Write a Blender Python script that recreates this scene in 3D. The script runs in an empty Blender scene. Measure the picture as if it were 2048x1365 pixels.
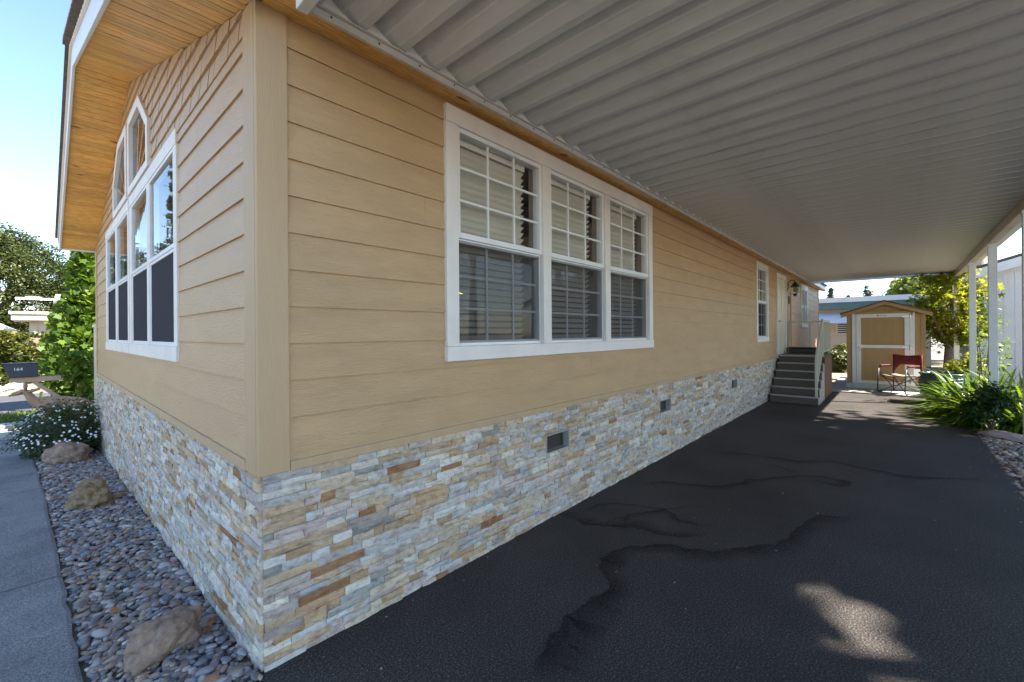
import bpy, math, random
import numpy as np
from mathutils import Vector, Matrix, noise as mnoise
R = math.radians
rng = np.random.default_rng(7); random.seed(7)
SC = bpy.context.scene; COL = SC.collection

# ---------------------------------------------------------------- camera, sky, sun, exposure
ANG, ROLL = R(42.0706), R(0.4159)
CAM = Vector((-0.6918, -2.1853, 1.55))
cd = bpy.data.cameras.new('camera'); co = bpy.data.objects.new('camera', cd); COL.objects.link(co)
fw = Vector((math.cos(ANG), math.sin(ANG), 0)); rt = Vector((math.sin(ANG), -math.cos(ANG), 0)); up = Vector((0, 0, 1))
r2 = rt*math.cos(ROLL) - up*math.sin(ROLL); u2 = up*math.cos(ROLL) + rt*math.sin(ROLL)
M = Matrix((r2, u2, -fw)).transposed().to_4x4(); M.translation = CAM; co.matrix_world = M
cd.lens = 15.056; cd.sensor_width = 36; cd.sensor_fit = 'HORIZONTAL'; cd.shift_y = -15.39/2048
cd.clip_start = 0.05; cd.clip_end = 2000
SC.camera = co
EL = R(48); SUNH = Vector((.45, -.89, 0)).normalized()
SUN = Vector((SUNH.x*math.cos(EL), SUNH.y*math.cos(EL), math.sin(EL)))
wd = bpy.data.worlds.new('World'); SC.world = wd; wd.use_nodes = True
wn = wd.node_tree.nodes; sky = wn.new('ShaderNodeTexSky'); sky.sky_type = 'NISHITA'; sky.sun_disc = False
sky.sun_elevation = EL; sky.sun_rotation = math.atan2(SUNH.x, SUNH.y); sky.air_density = 1.0; sky.dust_density = .3; sky.ozone_density = 2.6
wd.node_tree.links.new(sky.outputs[0], wn['Background'].inputs[0]); wn['Background'].inputs[1].default_value = 0.09
sl = bpy.data.lights.new('sun', 'SUN'); sl.energy = 5.0; sl.angle = R(0.53); sl.color = (1, .92, .80)
so = bpy.data.objects.new('sun', sl); COL.objects.link(so); so.rotation_euler = SUN.to_track_quat('Z', 'Y').to_euler(); so.location = (5, -20, 30)
vs = SC.view_settings; vs.view_transform = 'Standard'; vs.look = 'None'; vs.gamma = 1; vs.use_curve_mapping = False; vs.exposure = 2.3

# ---------------------------------------------------------------- materials
def new_mat(name):
    m = bpy.data.materials.new(name); m.use_nodes = True; nt = m.node_tree; nt.nodes.clear()
    return m, nt, nt.nodes, nt.links
def mix_rgb(N, L, f, a, b, mode='MIX'):
    n = N.new('ShaderNodeMix'); n.data_type = 'RGBA'; n.blend_type = mode
    for sck, v in ((n.inputs[0], f), (n.inputs[6], a), (n.inputs[7], b)):
        if hasattr(v, 'links'): L.new(v, sck)
        elif isinstance(v, (int, float)): sck.default_value = v
        else: sck.default_value = (*v, 1)
    return n.outputs[2]
def nz(N, L, scale, detail=4, rough=.55, st=(1, 1, 1), coord='Object', typ='noise'):
    tc = N.new('ShaderNodeTexCoord'); mp = N.new('ShaderNodeMapping'); mp.inputs['Scale'].default_value = st
    L.new(tc.outputs[coord], mp.inputs[0])
    if typ == 'noise':
        n = N.new('ShaderNodeTexNoise'); n.inputs['Detail'].default_value = detail; n.inputs['Roughness'].default_value = rough
    elif typ == 'wave':
        n = N.new('ShaderNodeTexWave'); n.inputs['Distortion'].default_value = 6; n.inputs['Detail'].default_value = 3
    else:
        n = N.new('ShaderNodeTexVoronoi')
    n.inputs['Scale'].default_value = scale; L.new(mp.outputs[0], n.inputs['Vector'])
    return n.outputs['Fac'] if typ != 'vor' else n.outputs['Distance']
def ramp(N, L, src, pts):
    r = N.new('ShaderNodeValToRGB'); e = r.color_ramp.elements
    while len(e) < len(pts): e.new(.5)
    for el, (p, c) in zip(e, pts):
        el.position = p; el.color = (*c, 1) if not isinstance(c, (int, float)) else (c, c, c, 1)
    L.new(src, r.inputs[0]); return r.outputs[0]
def surf(name, col, rough=.6, var=.12, vscale=3, st=(1, 1, 1), bump=0, bscale=60, bst=None, metal=0, spec=.5, attr=False, dirt=0, extra=None):
    """procedural surface: colour (or per-piece colour attribute) x noise variation, fine relief, optional dirt"""
    m, nt, N, L = new_mat(name)
    b = N.new('ShaderNodeBsdfPrincipled'); o = N.new('ShaderNodeOutputMaterial'); L.new(b.outputs[0], o.inputs[0])
    if attr:
        a = N.new('ShaderNodeAttribute'); a.attribute_name = 'Col'; base = a.outputs['Color']
    else:
        base = N.new('ShaderNodeRGB').outputs[0]; base.default_value = (*col, 1)
    f = nz(N, L, vscale, 5, .6, st)
    v = ramp(N, L, f, [(.3, 1-var), (.7, 1+var)])
    c = mix_rgb(N, L, 1.0, base, v, 'MULTIPLY')
    if dirt:
        d = ramp(N, L, nz(N, L, 1.7, 7, .7), [(.5, 0.), (.75, dirt)])
        c = mix_rgb(N, L, d, c, (.12, .1, .07))
    if extra: c = extra(N, L, c)
    L.new(c, b.inputs['Base Color']); b.inputs['Roughness'].default_value = rough; b.inputs['Metallic'].default_value = metal
    b.inputs['Specular IOR Level'].default_value = spec
    if bump:
        bp = N.new('ShaderNodeBump'); bp.inputs['Strength'].default_value = bump; bp.inputs['Distance'].default_value = .01
        L.new(nz(N, L, bscale, 5, .6, bst or (1, 1, 1)), bp.inputs['Height']); L.new(bp.outputs[0], b.inputs['Normal'])
    return m
def leafmat(name, c0, c1, trans=.35, rough=.45):
    m, nt, N, L = new_mat(name)
    a = N.new('ShaderNodeAttribute'); a.attribute_name = 'Col'
    c = mix_rgb(N, L, a.outputs['Fac'], c0, c1)
    b = N.new('ShaderNodeBsdfPrincipled'); b.inputs['Roughness'].default_value = rough; L.new(c, b.inputs['Base Color']); b.inputs['Specular IOR Level'].default_value = .35
    t = N.new('ShaderNodeBsdfTranslucent'); L.new(mix_rgb(N, L, 1., c, (1.6, 1.5, .6), 'MULTIPLY'), t.inputs[0])
    mx = N.new('ShaderNodeMixShader'); mx.inputs[0].default_value = trans
    L.new(b.outputs[0], mx.inputs[1]); L.new(t.outputs[0], mx.inputs[2])
    o = N.new('ShaderNodeOutputMaterial'); L.new(mx.outputs[0], o.inputs[0]); return m
def glassmat(name, tint=(.82, .86, .85)):
    m, nt, N, L = new_mat(name)
    t = N.new('ShaderNodeBsdfTransparent'); t.inputs[0].default_value = (*tint, 1)
    g = N.new('ShaderNodeBsdfGlossy'); g.inputs['Roughness'].default_value = .015
    bp = N.new('ShaderNodeBump'); bp.inputs['Strength'].default_value = .04; bp.inputs['Distance'].default_value = .02
    L.new(nz(N, L, 3.5, 1), bp.inputs['Height']); L.new(bp.outputs[0], g.inputs['Normal'])
    fr = N.new('ShaderNodeFresnel'); fr.inputs[0].default_value = 1.7
    ge = N.new('ShaderNodeNewGeometry'); mu = N.new('ShaderNodeMath'); mu.operation = 'SUBTRACT'; mu.use_clamp = True
    L.new(fr.outputs[0], mu.inputs[0]); L.new(ge.outputs['Backfacing'], mu.inputs[1])
    mx = N.new('ShaderNodeMixShader'); L.new(mu.outputs[0], mx.inputs[0]); L.new(t.outputs[0], mx.inputs[1]); L.new(g.outputs[0], mx.inputs[2])
    o = N.new('ShaderNodeOutputMaterial'); L.new(mx.outputs[0], o.inputs[0]); return m
def screenmat(name, op=.62, col=(.035, .036, .042)):
    m, nt, N, L = new_mat(name)
    t = N.new('ShaderNodeBsdfTransparent'); d = N.new('ShaderNodeBsdfDiffuse'); d.inputs[0].default_value = (*col, 1)
    mx = N.new('ShaderNodeMixShader'); mx.inputs[0].default_value = op
    L.new(t.outputs[0], mx.inputs[1]); L.new(d.outputs[0], mx.inputs[2])
    o = N.new('ShaderNodeOutputMaterial'); L.new(mx.outputs[0], o.inputs[0]); return m
def pine_extra(N, L, c):
    g = ramp(N, L, nz(N, L, 9, 3, .5, (1.2, 14, 14)), [(.40, (.78, .70, .58)), (.62, (1.08, 1.06, 1.03))])
    c = mix_rgb(N, L, 1., c, g, 'MULTIPLY')
    k = ramp(N, L, nz(N, L, 4.2, 1, .4, (1.0, 2.6, 2.6)), [(.70, 0.), (.76, .8)])
    return mix_rgb(N, L, k, c, (.1, .035, .012))
def pine_extra_y(N, L, c):
    return pine_extra(N, L, c)
def stone_extra(N, L, c):
    v = ramp(N, L, nz(N, L, 22, 6, .7, (1, 1, 1.8)), [(.36, (.62, .56, .5)), (.5, (1, 1, 1)), (.68, (1.18, 1.18, 1.18))])
    c = mix_rgb(N, L, .85, c, v, 'MULTIPLY')
    r = ramp(N, L, nz(N, L, 7, 5, .65), [(.54, 0.), (.70, .6)])
    return mix_rgb(N, L, r, c, (.42, .28, .16))
def asphalt_extra(N, L, c):
    c = mix_rgb(N, L, 1., c, ramp(N, L, nz(N, L, .55, 6, .6), [(.35, .8), (.65, 1.22)]), 'MULTIPLY')
    g = ramp(N, L, nz(N, L, 105, 3, .75), [(.36, .12), (.5, .85), (.6, 1.8), (.70, 5.5)])
    c = mix_rgb(N, L, 1., c, g, 'MULTIPLY')
    sp = ramp(N, L, nz(N, L, 46, 2, .5), [(.70, 0.), (.76, .5)])
    return mix_rgb(N, L, sp, c, (.16, .15, .14))
def concrete_extra(N, L, c):
    g = ramp(N, L, nz(N, L, 120, 3, .6), [(.36, .5), (.5, .95), (.66, 1.55)])
    return mix_rgb(N, L, 1., c, g, 'MULTIPLY')
TAN = (.51, .335, .172)
MT = dict(
    siding_x=surf('painted_siding_side', TAN, .5, .09, 2, (1, 4, 4), .7, 16, (1.1, 9, 9), dirt=.07),
    siding_y=surf('painted_siding_front', TAN, .38, .06, 2, (4, 1, 4), .6, 16, (9, 1.1, 9), spec=.65),
    cornerboard=surf('painted_corner_board', (.47, .325, .18), .55, .06, 3, (3, 3, .6), .25, 20, (8, 8, .7)),
    trim=surf('white_trim', (.76, .71, .65), .5, .05, 4, bump=.1, bscale=50, dirt=.12),
    vinyl=surf('white_vinyl', (.78, .78, .77), .35, .04, 5, dirt=.1),
    pine=surf('varnished_pine', (.8, .43, .12), .35, .1, 2.5, extra=pine_extra, spec=.4, attr=True),
    stone=surf('split_stone', (1, 1, 1), .75, .1, 9, attr=True, bump=.55, bscale=45, extra=stone_extra, spec=.3),
    mortar=surf('stone_backing', (.2, .18, .16), .9, .1),
    asphalt=surf('asphalt', (.041, .035, .032), .72, .3, .9, bump=1., bscale=95, extra=asphalt_extra, spec=.35),
    street=surf('street_asphalt', (.06, .06, .065), .85, .2, 1.1, bump=.4, bscale=90),
    concrete=surf('concrete', (.20, .20, .20), .85, .28, 2.2, bump=.6, bscale=140, extra=concrete_extra),
    concrete2=surf('pale_concrete', (.36, .35, .33), .85, .12, 2.2, bump=.3, bscale=90),
    pebble=surf('pebble', (1, 1, 1), .55, .15, 30, attr=True, bump=.15, bscale=90, spec=.4),
    soil=surf('soil', (.085, .065, .05), .95, .3, 5, bump=.6, bscale=50),
    ground=surf('ground_earth', (.17, .15, .12), .95, .25, .6, bump=.3, bscale=20),
    boulder=surf('boulder', (.28, .195, .14), .8, .45, 13, bump=1., bscale=34, dirt=.4),
    boulder2=surf('pitted_boulder', (.24, .165, .085), .85, .4, 14, bump=1., bscale=30),
    rosestone=surf('rose_flagstone', (.42, .32, .31), .8, .15, 9, bump=.5, bscale=30),
    pan=surf('painted_aluminium_pan', (.64, .63, .60), .42, .07, 3, (6, .8, 1), .06, 30, dirt=.18),
    pantrim=surf('aluminium_flashing', (.56, .54, .51), .45, .08, 5, dirt=.2),
    closure=surf('closure_strip', (.78, .76, .71), .6, .06, 5),
    beam=surf('carport_beam_paint', (.60, .54, .44), .5, .1, 4, dirt=.3),
    post=surf('white_post_paint', (.74, .74, .72), .45, .05, 6, dirt=.12),
    dark=surf('dark_recess', (.03, .028, .026), .7, .1, 5),
    mesh=surf('vent_mesh', (.07, .055, .04), .6, .5, 120),
    glass=glassmat('window_glass', (.96, .96, .95)), screen=screenmat('insect_screen', .3, (.06, .06, .06)), screen2=screenmat('dark_insect_screen', .84, (.07, .07, .078)),
    blind=surf('blind_slat', (.84, .82, .74), .5, .04, 5),
    interior=surf('interior_paint', (.36, .31, .25), .8, .05, 1),
    shingle=surf('roof_shingle', (.12, .10, .085), .9, .35, 12, bump=.5, bscale=40),
    door=surf('cream_door', (.66, .60, .44), .45, .04, 3), door2=surf('taupe_door', (.44, .33, .24), .5, .05, 3),
    metal=surf('brushed_metal', (.55, .54, .52), .3, .06, 10, metal=1), black=surf('black_metal', (.02, .02, .02), .4, .1, 8),
    stepc=surf('stair_carpet', (.11, .095, .08), .95, .3, 60, bump=.5, bscale=150), nosing=surf('stair_nosing', (.36, .34, .31), .5, .1, 8, dirt=.3),
    rail=surf('railing_paint', (.54, .53, .43), .5, .06, 6, dirt=.15),
    brownwood=surf('weathered_brown_panel', (.17, .085, .05), .85, .35, 7, (3, 3, .6), .4, 30),
    shedtan=surf('shed_siding', (.42, .27, .12), .65, .08, 4, (5, 5, .5), .4, 26, (7, 7, .5)), shedroof=surf('shed_roof', (.13, .085, .055), .9, .3, 20),
    galv=surf('galvanised_base', (.42, .44, .46), .45, .1, 8, metal=.6),
    redcloth=surf('red_canvas', (.16, .024, .027), .8, .12, 10, bump=.2, bscale=200), creamcloth=surf('beige_canvas', (.24, .19, .15), .85, .1, 10),
    greycloth=surf('grey_mesh_pocket', (.2, .2, .2), .9, .1, 20),
    glaze=surf('green_glaze', (.055, .105, .075), .22, .35, 7, spec=.6), potsoil=surf('pot_soil', (.06, .045, .03), .95, .3, 20),
    bark=surf('bark', (.19, .145, .11), .9, .3, 7, (4, 4, .8), .8, 18, (3, 3, .6)), palebark=surf('pale_bark', (.48, .40, .33), .85, .3, 5, (4, 4, .8), .7, 15, (3, 3, .6)),
    white=surf('white_house_paint', (.76, .75, .76), .6, .04, 3, bump=.2, bscale=14, bst=(9, 9, .8)),
    creamwall=surf('cream_metal_siding', (.66, .55, .40), .6, .06, 2), teal=surf('teal_fascia', (.10, .17, .17), .5, .06, 2),
    garage=surf('beige_garage_siding', (.40, .35, .28), .7, .06, 2), awning=surf('awning_slat', (.72, .74, .8), .4, .04, 4), lightblue=surf('pale_blue_siding', (.42, .55, .68), .6, .05, 2),
    navy=surf('navy_mailbox', (.022, .028, .05), .4, .08, 6), mailwood=surf('mailbox_arm_wood', (.50, .35, .23), .7, .1, 5, (1, 5, 5)),
    deer=surf('painted_deer', (.34, .215, .13), .6, .14, 9), deerdark=surf('deer_dark', (.03, .02, .018), .4, .1, 9),
    numwhite=surf('number_white', (.8, .8, .8), .5, .02), red=surf('red_print', (.6, .06, .05), .6, .02), textblack=surf('black_print', (.03, .03, .03), .6, .02),
    petal=surf('white_petal', (.8, .8, .82), .6, .04), flowercentre=surf('yellow_centre', (.6, .4, .03), .7, .05),
    oak=leafmat('oak_leaf', (.020, .036, .013), (.085, .105, .030), .3), vine=leafmat('vine_leaf', (.045, .10, .012), (.14, .21, .025), .5),
    hedge=leafmat('hedge_leaf', (.035, .06, .012), (.14, .135, .03), .3), daisy=leafmat('daisy_leaf', (.022, .045, .014), (.07, .10, .035), .25),
    agap=leafmat('strap_leaf', (.05, .11, .015), (.15, .23, .035), .45, .3), darkshrub=leafmat('dark_shrub_leaf', (.016, .045, .012), (.05, .11, .025), .25, .35),
    maple=leafmat('maple_leaf', (.08, .13, .015), (.26, .26, .03), .6), roundtree=leafmat('bright_tree_leaf', (.05, .085, .015), (.15, .18, .03), .35),
    farconifer=leafmat('hazed_conifer_needle', (.05, .075, .075), (.10, .14, .14), .15), conifer=leafmat('conifer_needle', (.015, .03, .016), (.05, .075, .03), .15), grass=leafmat('grass_blade', (.05, .09, .02), (.12, .16, .04), .4),  # farconifer: pale blue of distance haze put into the needle colour
    yellow=leafmat('yellowed_leaf', (.4, .26, .03), (.45, .3, .04), .4), rust=leafmat('fallen_rust_leaf', (.22, .07, .02), (.4, .16, .03), .2),
)
def emis(name, col, s):
    m, nt, N, L = new_mat(name); e = N.new('ShaderNodeEmission'); e.inputs[0].default_value = (*col, 1); e.inputs[1].default_value = s
    o = N.new('ShaderNodeOutputMaterial'); L.new(e.outputs[0], o.inputs[0]); return m
MT['lamp'] = emis('warm_lamp_glow', (1, .55, .18), 1.6)

# ---------------------------------------------------------------- mesh helpers
def mesh_obj(name, me, mat, parent=None):
    o = bpy.data.objects.new(name, me); COL.objects.link(o)
    if mat is not None and not me.materials: me.materials.append(MT[mat] if isinstance(mat, str) else mat)
    if parent is not None: o.parent = parent; o.matrix_parent_inverse = parent.matrix_world.inverted() if parent.type != 'EMPTY' else Matrix.Translation(-parent.location)
    return o
IDM = lambda u, d, z: (u, d, z)
LW = lambda u, d, z: (u, -d, z)        # long wall: u along +X, d outward (-Y)
FWL = lambda u, d, z: (-d, u, z)       # front wall: u along +Y, d outward (-X)
class MB:
    def __init__(s, mp=IDM, flip=False): s.v = []; s.f = []; s.c = []; s.mp = mp; s.flip = flip or mp is LW or False
    def add(s, vs, fs, col=None):
        b = len(s.v)
        for p in vs: s.v.append(s.mp(*p)); s.c.append(col or (1, 1, 1))
        for f in fs: s.f.append(tuple(b+i for i in (reversed(f) if s.flip else f)))
        return s
    def box(s, x0, x1, y0, y1, z0, z1, col=None):
        vs = [(x0, y0, z0), (x1, y0, z0), (x1, y1, z0), (x0, y1, z0), (x0, y0, z1), (x1, y0, z1), (x1, y1, z1), (x0, y1, z1)]
        return s.add(vs, [(0, 3, 2, 1), (4, 5, 6, 7), (0, 1, 5, 4), (1, 2, 6, 5), (2, 3, 7, 6), (3, 0, 4, 7)], col)
    def prism(s, poly, a, b, axis, col=None):
        """polygon (2D) extruded along axis 0/1/2 between a and b"""
        n = len(poly)
        def P(p, t): return {0: (t, p[0], p[1]), 1: (p[0], t, p[1]), 2: (p[0], p[1], t)}[axis]
        vs = [P(p, a) for p in poly]+[P(p, b) for p in poly]
        fs = [tuple(range(n-1, -1, -1)), tuple(range(n, 2*n))]+[(i, (i+1) % n, n+(i+1) % n, n+i) for i in range(n)]
        return s.add(vs, fs, col)
    def tube(s, pts, rs, n=8, col=None, cap=True):
        pts = [Vector(p) for p in pts]
        if isinstance(rs, (int, float)): rs = [rs]*len(pts)
        vs = []; fs = []
        ref = Vector((0, 0, 1))
        for i, p in enumerate(pts):
            t = (pts[min(i+1, len(pts)-1)]-pts[max(i-1, 0)]).normalized()
            if abs(t.dot(ref)) > .95: ref = Vector((1, 0, 0)) if abs(t.x) < .9 else Vector((0, 1, 0))
            a = t.cross(ref).normalized(); b = t.cross(a)
            for k in range(n):
                w = 2*math.pi*k/n; vs.append(tuple(p+(a*math.cos(w)+b*math.sin(w))*rs[i]))
        for i in range(len(pts)-1):
            for k in range(n): fs.append((i*n+k, i*n+(k+1) % n, (i+1)*n+(k+1) % n, (i+1)*n+k))
        if cap: fs.append(tuple(range(n-1, -1, -1))); fs.append(tuple(range((len(pts)-1)*n, len(pts)*n)))
        return s.add(vs, fs, col)
    def lathe(s, prof, c=(0, 0, 0), n=32):
        vs = []; fs = []; m = len(prof)
        for k in range(n):
            w = 2*math.pi*k/n
            for r_, z in prof: vs.append((c[0]+r_*math.cos(w), c[1]+r_*math.sin(w), c[2]+z))
        for k in range(n):
            for i in range(m-1): fs.append((k*m+i, ((k+1) % n)*m+i, ((k+1) % n)*m+i+1, k*m+i+1))
        return s.add(vs, fs)
    def mesh(s, name, smooth=False):
        me = bpy.data.meshes.new(name); me.from_pydata(s.v, [], s.f)
        a = me.color_attributes.new('Col', 'FLOAT_COLOR', 'POINT')
        a.data.foreach_set('color', np.c_[np.array(s.c, 'f').reshape(-1, 3), np.ones(len(s.v), 'f')].ravel())
        if smooth: me.polygons.foreach_set('use_smooth', [True]*len(me.polygons))
        me.update(); return me
    def build(s, name, mat, parent=None, bevel=0, smooth=False):
        o = mesh_obj(name, s.mesh(name, smooth), mat, parent)
        if bevel:
            m = o.modifiers.new('bevel', 'BEVEL'); m.width = bevel; m.segments = 2; m.limit_method = 'ANGLE'; m.angle_limit = R(35)
        return o
def tag(o, label=None, cat=None, group=None, kind=None):
    if label: o['label'] = label
    if cat: o['category'] = cat
    if group: o['group'] = group
    if kind: o['kind'] = kind
    return o
def thing(name, label, cat, loc=(0, 0, 0), group=None):
    o = bpy.data.objects.new(name, None); COL.objects.link(o); o.location = loc; o.empty_display_size = .1
    return tag(o, label, cat, group)
def clip(poly, a, b, c):
    """keep a*x+b*y<=c"""
    out = []
    for i in range(len(poly)):
        p, q = poly[i], poly[(i+1) % len(poly)]
        dp, dq = a*p[0]+b*p[1]-c, a*q[0]+b*q[1]-c
        if dp <= 0: out.append(p)
        if dp*dq < 0: t = dp/(dp-dq); out.append((p[0]+(q[0]-p[0])*t, p[1]+(q[1]-p[1])*t))
    return out
def area(p): return .5*abs(sum(p[i][0]*p[(i+1) % len(p)][1]-p[(i+1) % len(p)][0]*p[i][1] for i in range(len(p)))) if len(p) > 2 else 0
def rect_minus(rects, h):
    out = []
    for (a, b, c, d) in rects:
        x0, x1, z0, z1 = h
        if b <= x0 or a >= x1 or d <= z0 or c >= z1: out.append((a, b, c, d)); continue
        if a < x0: out.append((a, x0, c, d))
        if b > x1: out.append((x1, b, c, d))
        A, B = max(a, x0), min(b, x1)
        if c < z0: out.append((A, B, c, z0))
        if d > z1: out.append((A, B, z1, d))
    return out
def np_mesh(name, verts, faces_n, nper, cols, mat, parent=None, smooth=False):
    """verts (k,3); polygons are consecutive runs of nper verts"""
    me = bpy.data.meshes.new(name); nv = len(verts); nf = nv//nper
    me.vertices.add(nv); me.vertices.foreach_set('co', verts.astype('f').ravel())
    me.loops.add(nv); me.loops.foreach_set('vertex_index', np.arange(nv, dtype='i'))
    me.polygons.add(nf); me.polygons.foreach_set('loop_start', np.arange(0, nv, nper, dtype='i'))
    me.update(calc_edges=True)
    a = me.color_attributes.new('Col', 'FLOAT_COLOR', 'POINT')
    c4 = np.ones((nv, 4), 'f'); c4[:, :3] = np.repeat(cols, nper)[:, None] if cols.ndim == 1 else np.repeat(cols, nper, 0)
    a.data.foreach_set('color', c4.ravel())
    me.validate(); return mesh_obj(name, me, mat, parent)
LEAF = {'diamond': [(0, -1), (.45, -.1), (0, 1), (-.45, -.1)], 'oval': [(0, -1), (.5, -.45), (.5, .35), (0, 1), (-.5, .35), (-.5, -.45)],
        'needle': [(0, -1), (.14, 0), (0, 1), (-.14, 0)],
        'lobed': [(0, -.8), (.75, -.75), (.55, -.1), (1, .35), (.4, .35), (0, 1), (-.4, .35), (-1, .35), (-.55, -.1), (-.75, -.75)],
        'star': [(0, -.5), (.7, -.7), (.28, -.1), (1, .3), (.25, .25), (0, 1), (-.25, .25), (-1, .3), (-.28, -.1), (-.7, -.7)]}
def leaves(name, cen, size, mat, parent=None, shape='diamond', cols=None, upbias=.5, sizevar=.35, outward=None):
    n = len(cen); sh = np.array(LEAF[shape])
    nrm = rng.normal(size=(n, 3)); nrm[:, 2] = np.abs(nrm[:, 2])+upbias
    if outward is not None: nrm += outward*1.6
    nrm /= np.linalg.norm(nrm, axis=1)[:, None]
    a = np.cross(nrm, rng.normal(size=(n, 3))); a /= np.linalg.norm(a, axis=1)[:, None]; b = np.cross(nrm, a)
    s = size*(1+sizevar*rng.uniform(-1, 1, n))
    v = cen[:, None, :]+s[:, None, None]*(a[:, None, :]*sh[None, :, :1]+b[:, None, :]*sh[None, :, 1:])
    bend = (sh[:, 0]**2+sh[:, 1]**2)*-.18
    v += s[:, None, None]*bend[None, :, None]*nrm[:, None, :]
    if cols is None: cols = rng.uniform(0, 1, n)**1.3
    return np_mesh(name, v.reshape(-1, 3), n, len(sh), cols.astype('f'), mat, parent)
def clumps(center, radii, k, cr, n, shell=.6, flat=.8, zmin=None):
    """n points in k clumps spread through an ellipsoid; returns points, clump centres"""
    d = rng.normal(size=(k, 3)); d /= np.linalg.norm(d, axis=1)[:, None]
    cc = np.array(center)+d*np.array(radii)*(shell+(1-shell)*rng.uniform(0, 1, k)**.5)[:, None]*(1-.25*rng.uniform(0, 1, k))[:, None]
    idx = rng.integers(0, k, n); rr = cr*(.6+.8*rng.uniform(0, 1, k))
    d2 = rng.normal(size=(n, 3)); d2 /= np.linalg.norm(d2, axis=1)[:, None]
    p = cc[idx]+d2*(rr[idx]*rng.uniform(0, 1, n)**.45)[:, None]*np.array([1, 1, flat])
    return p, cc, idx
def tree(name, label, cat, base, center, radii, k, cr, n, leaf, mat, trunk_r, bark='bark', shape='oval', group=None, holes=None, lean=(0, 0), limbs=9):
    t = thing(name, label, cat, base, group)
    p, cc, idx = clumps(center, radii, k, cr, n)
    tone = rng.uniform(0, 1, k)
    cols = np.clip(.45*tone[idx]+.55*rng.uniform(0, 1, n), 0, 1)
    if holes:
        keep = np.ones(n, bool)
        for (g, rad) in holes:
            d = p-np.array(g); s_ = np.array(SUN); al = d@s_; pe = np.linalg.norm(d-al[:, None]*s_, axis=1); keep &= pe > rad
        p, cols = p[keep], cols[keep]
    leaves('crown', p, leaf, mat, t, shape, cols)
    m = MB(); b = Vector(base); c = Vector(center); fork = b.lerp(Vector((c.x, c.y, c.z-radii[2]*.45)), .75)
    m.tube([b-Vector((0, 0, .1)), b.lerp(fork, .08), b.lerp(fork, .5)+Vector((lean[0], lean[1], 0)), fork], [trunk_r*1.5, trunk_r*1.05, trunk_r*.85, trunk_r*.65], 12)
    for i in range(min(limbs, k)):
        e = Vector(cc[i]); md = fork.lerp(e, .5)+Vector((0, 0, -.06*(e-fork).length))
        m.tube([fork-Vector((0, 0, trunk_r)), md, e], [trunk_r*.5, trunk_r*.3, trunk_r*.1], 7)
    m.build('trunk', bark, t, smooth=True)
    return t
def conifer(name, label, base, h, r, n, group=None, mat='conifer', leaf=.3):
    t = thing(name, label, 'tree', base, group); b = np.array(base)
    m = MB(); m.tube([base, (base[0], base[1], base[2]+h*.97)], [h*.02, h*.004], 8); m.build('trunk', 'bark', t, smooth=True)
    nb = int(h*7); zz = .08+.9*np.sort(rng.uniform(0, 1, nb)); aa = rng.uniform(0, 6.283, nb); ll = r*(1.03-zz)**.8*rng.uniform(.65, 1.15, nb)
    i = rng.integers(0, nb, n); u = rng.uniform(.1, 1, n)**.8
    p = np.c_[np.cos(aa[i])*ll[i]*u, np.sin(aa[i])*ll[i]*u, zz[i]*h-.25*ll[i]*u]+rng.normal(size=(n, 3))*np.array([.12, .12, .07])*r*.55+b
    leaves('crown', p, leaf, mat, t, 'diamond'); return t

# ---------------------------------------------------------------- ground and paving
def gz(x, y):                       # the ground falls away gently beside the front of the home
    return -.042*min(max(y, 0), 10)
def sheet(name, x0, x1, y0, y1, nx, ny, dz, mat, kind='structure', edge=None):
    m = MB(); xs = np.linspace(x0, x1, nx+1); ys = np.linspace(y0, y1, ny+1)
    vs = []
    for y in ys:
        for k, x in enumerate(xs):
            if edge: x = edge(x, y, k, nx)
            vs.append((x, y, gz(x, y)+dz))
    fs = [(j*(nx+1)+i, j*(nx+1)+i+1, (j+1)*(nx+1)+i+1, (j+1)*(nx+1)+i) for j in range(ny) for i in range(nx)]
    m.add(vs, fs); return tag(m.build(name, mat), kind=kind)
def bigground():
    m = MB(); ys = [-900, -200, -40, 0, 2, 4, 6, 8, 10, 12, 40, 200, 900]; xs = [-900, -200, -40, -5, 0, 20, 60, 200, 900]
    vs = [(x, y, gz(x, y)-.03) for y in ys for x in xs]; nx = len(xs)
    fs = [(j*nx+i, j*nx+i+1, (j+1)*nx+i+1, (j+1)*nx+i) for j in range(len(ys)-1) for i in range(nx-1)]
    m.add(vs, fs); return tag(m.build('ground', 'ground'), kind='structure')
bigground()
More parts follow.
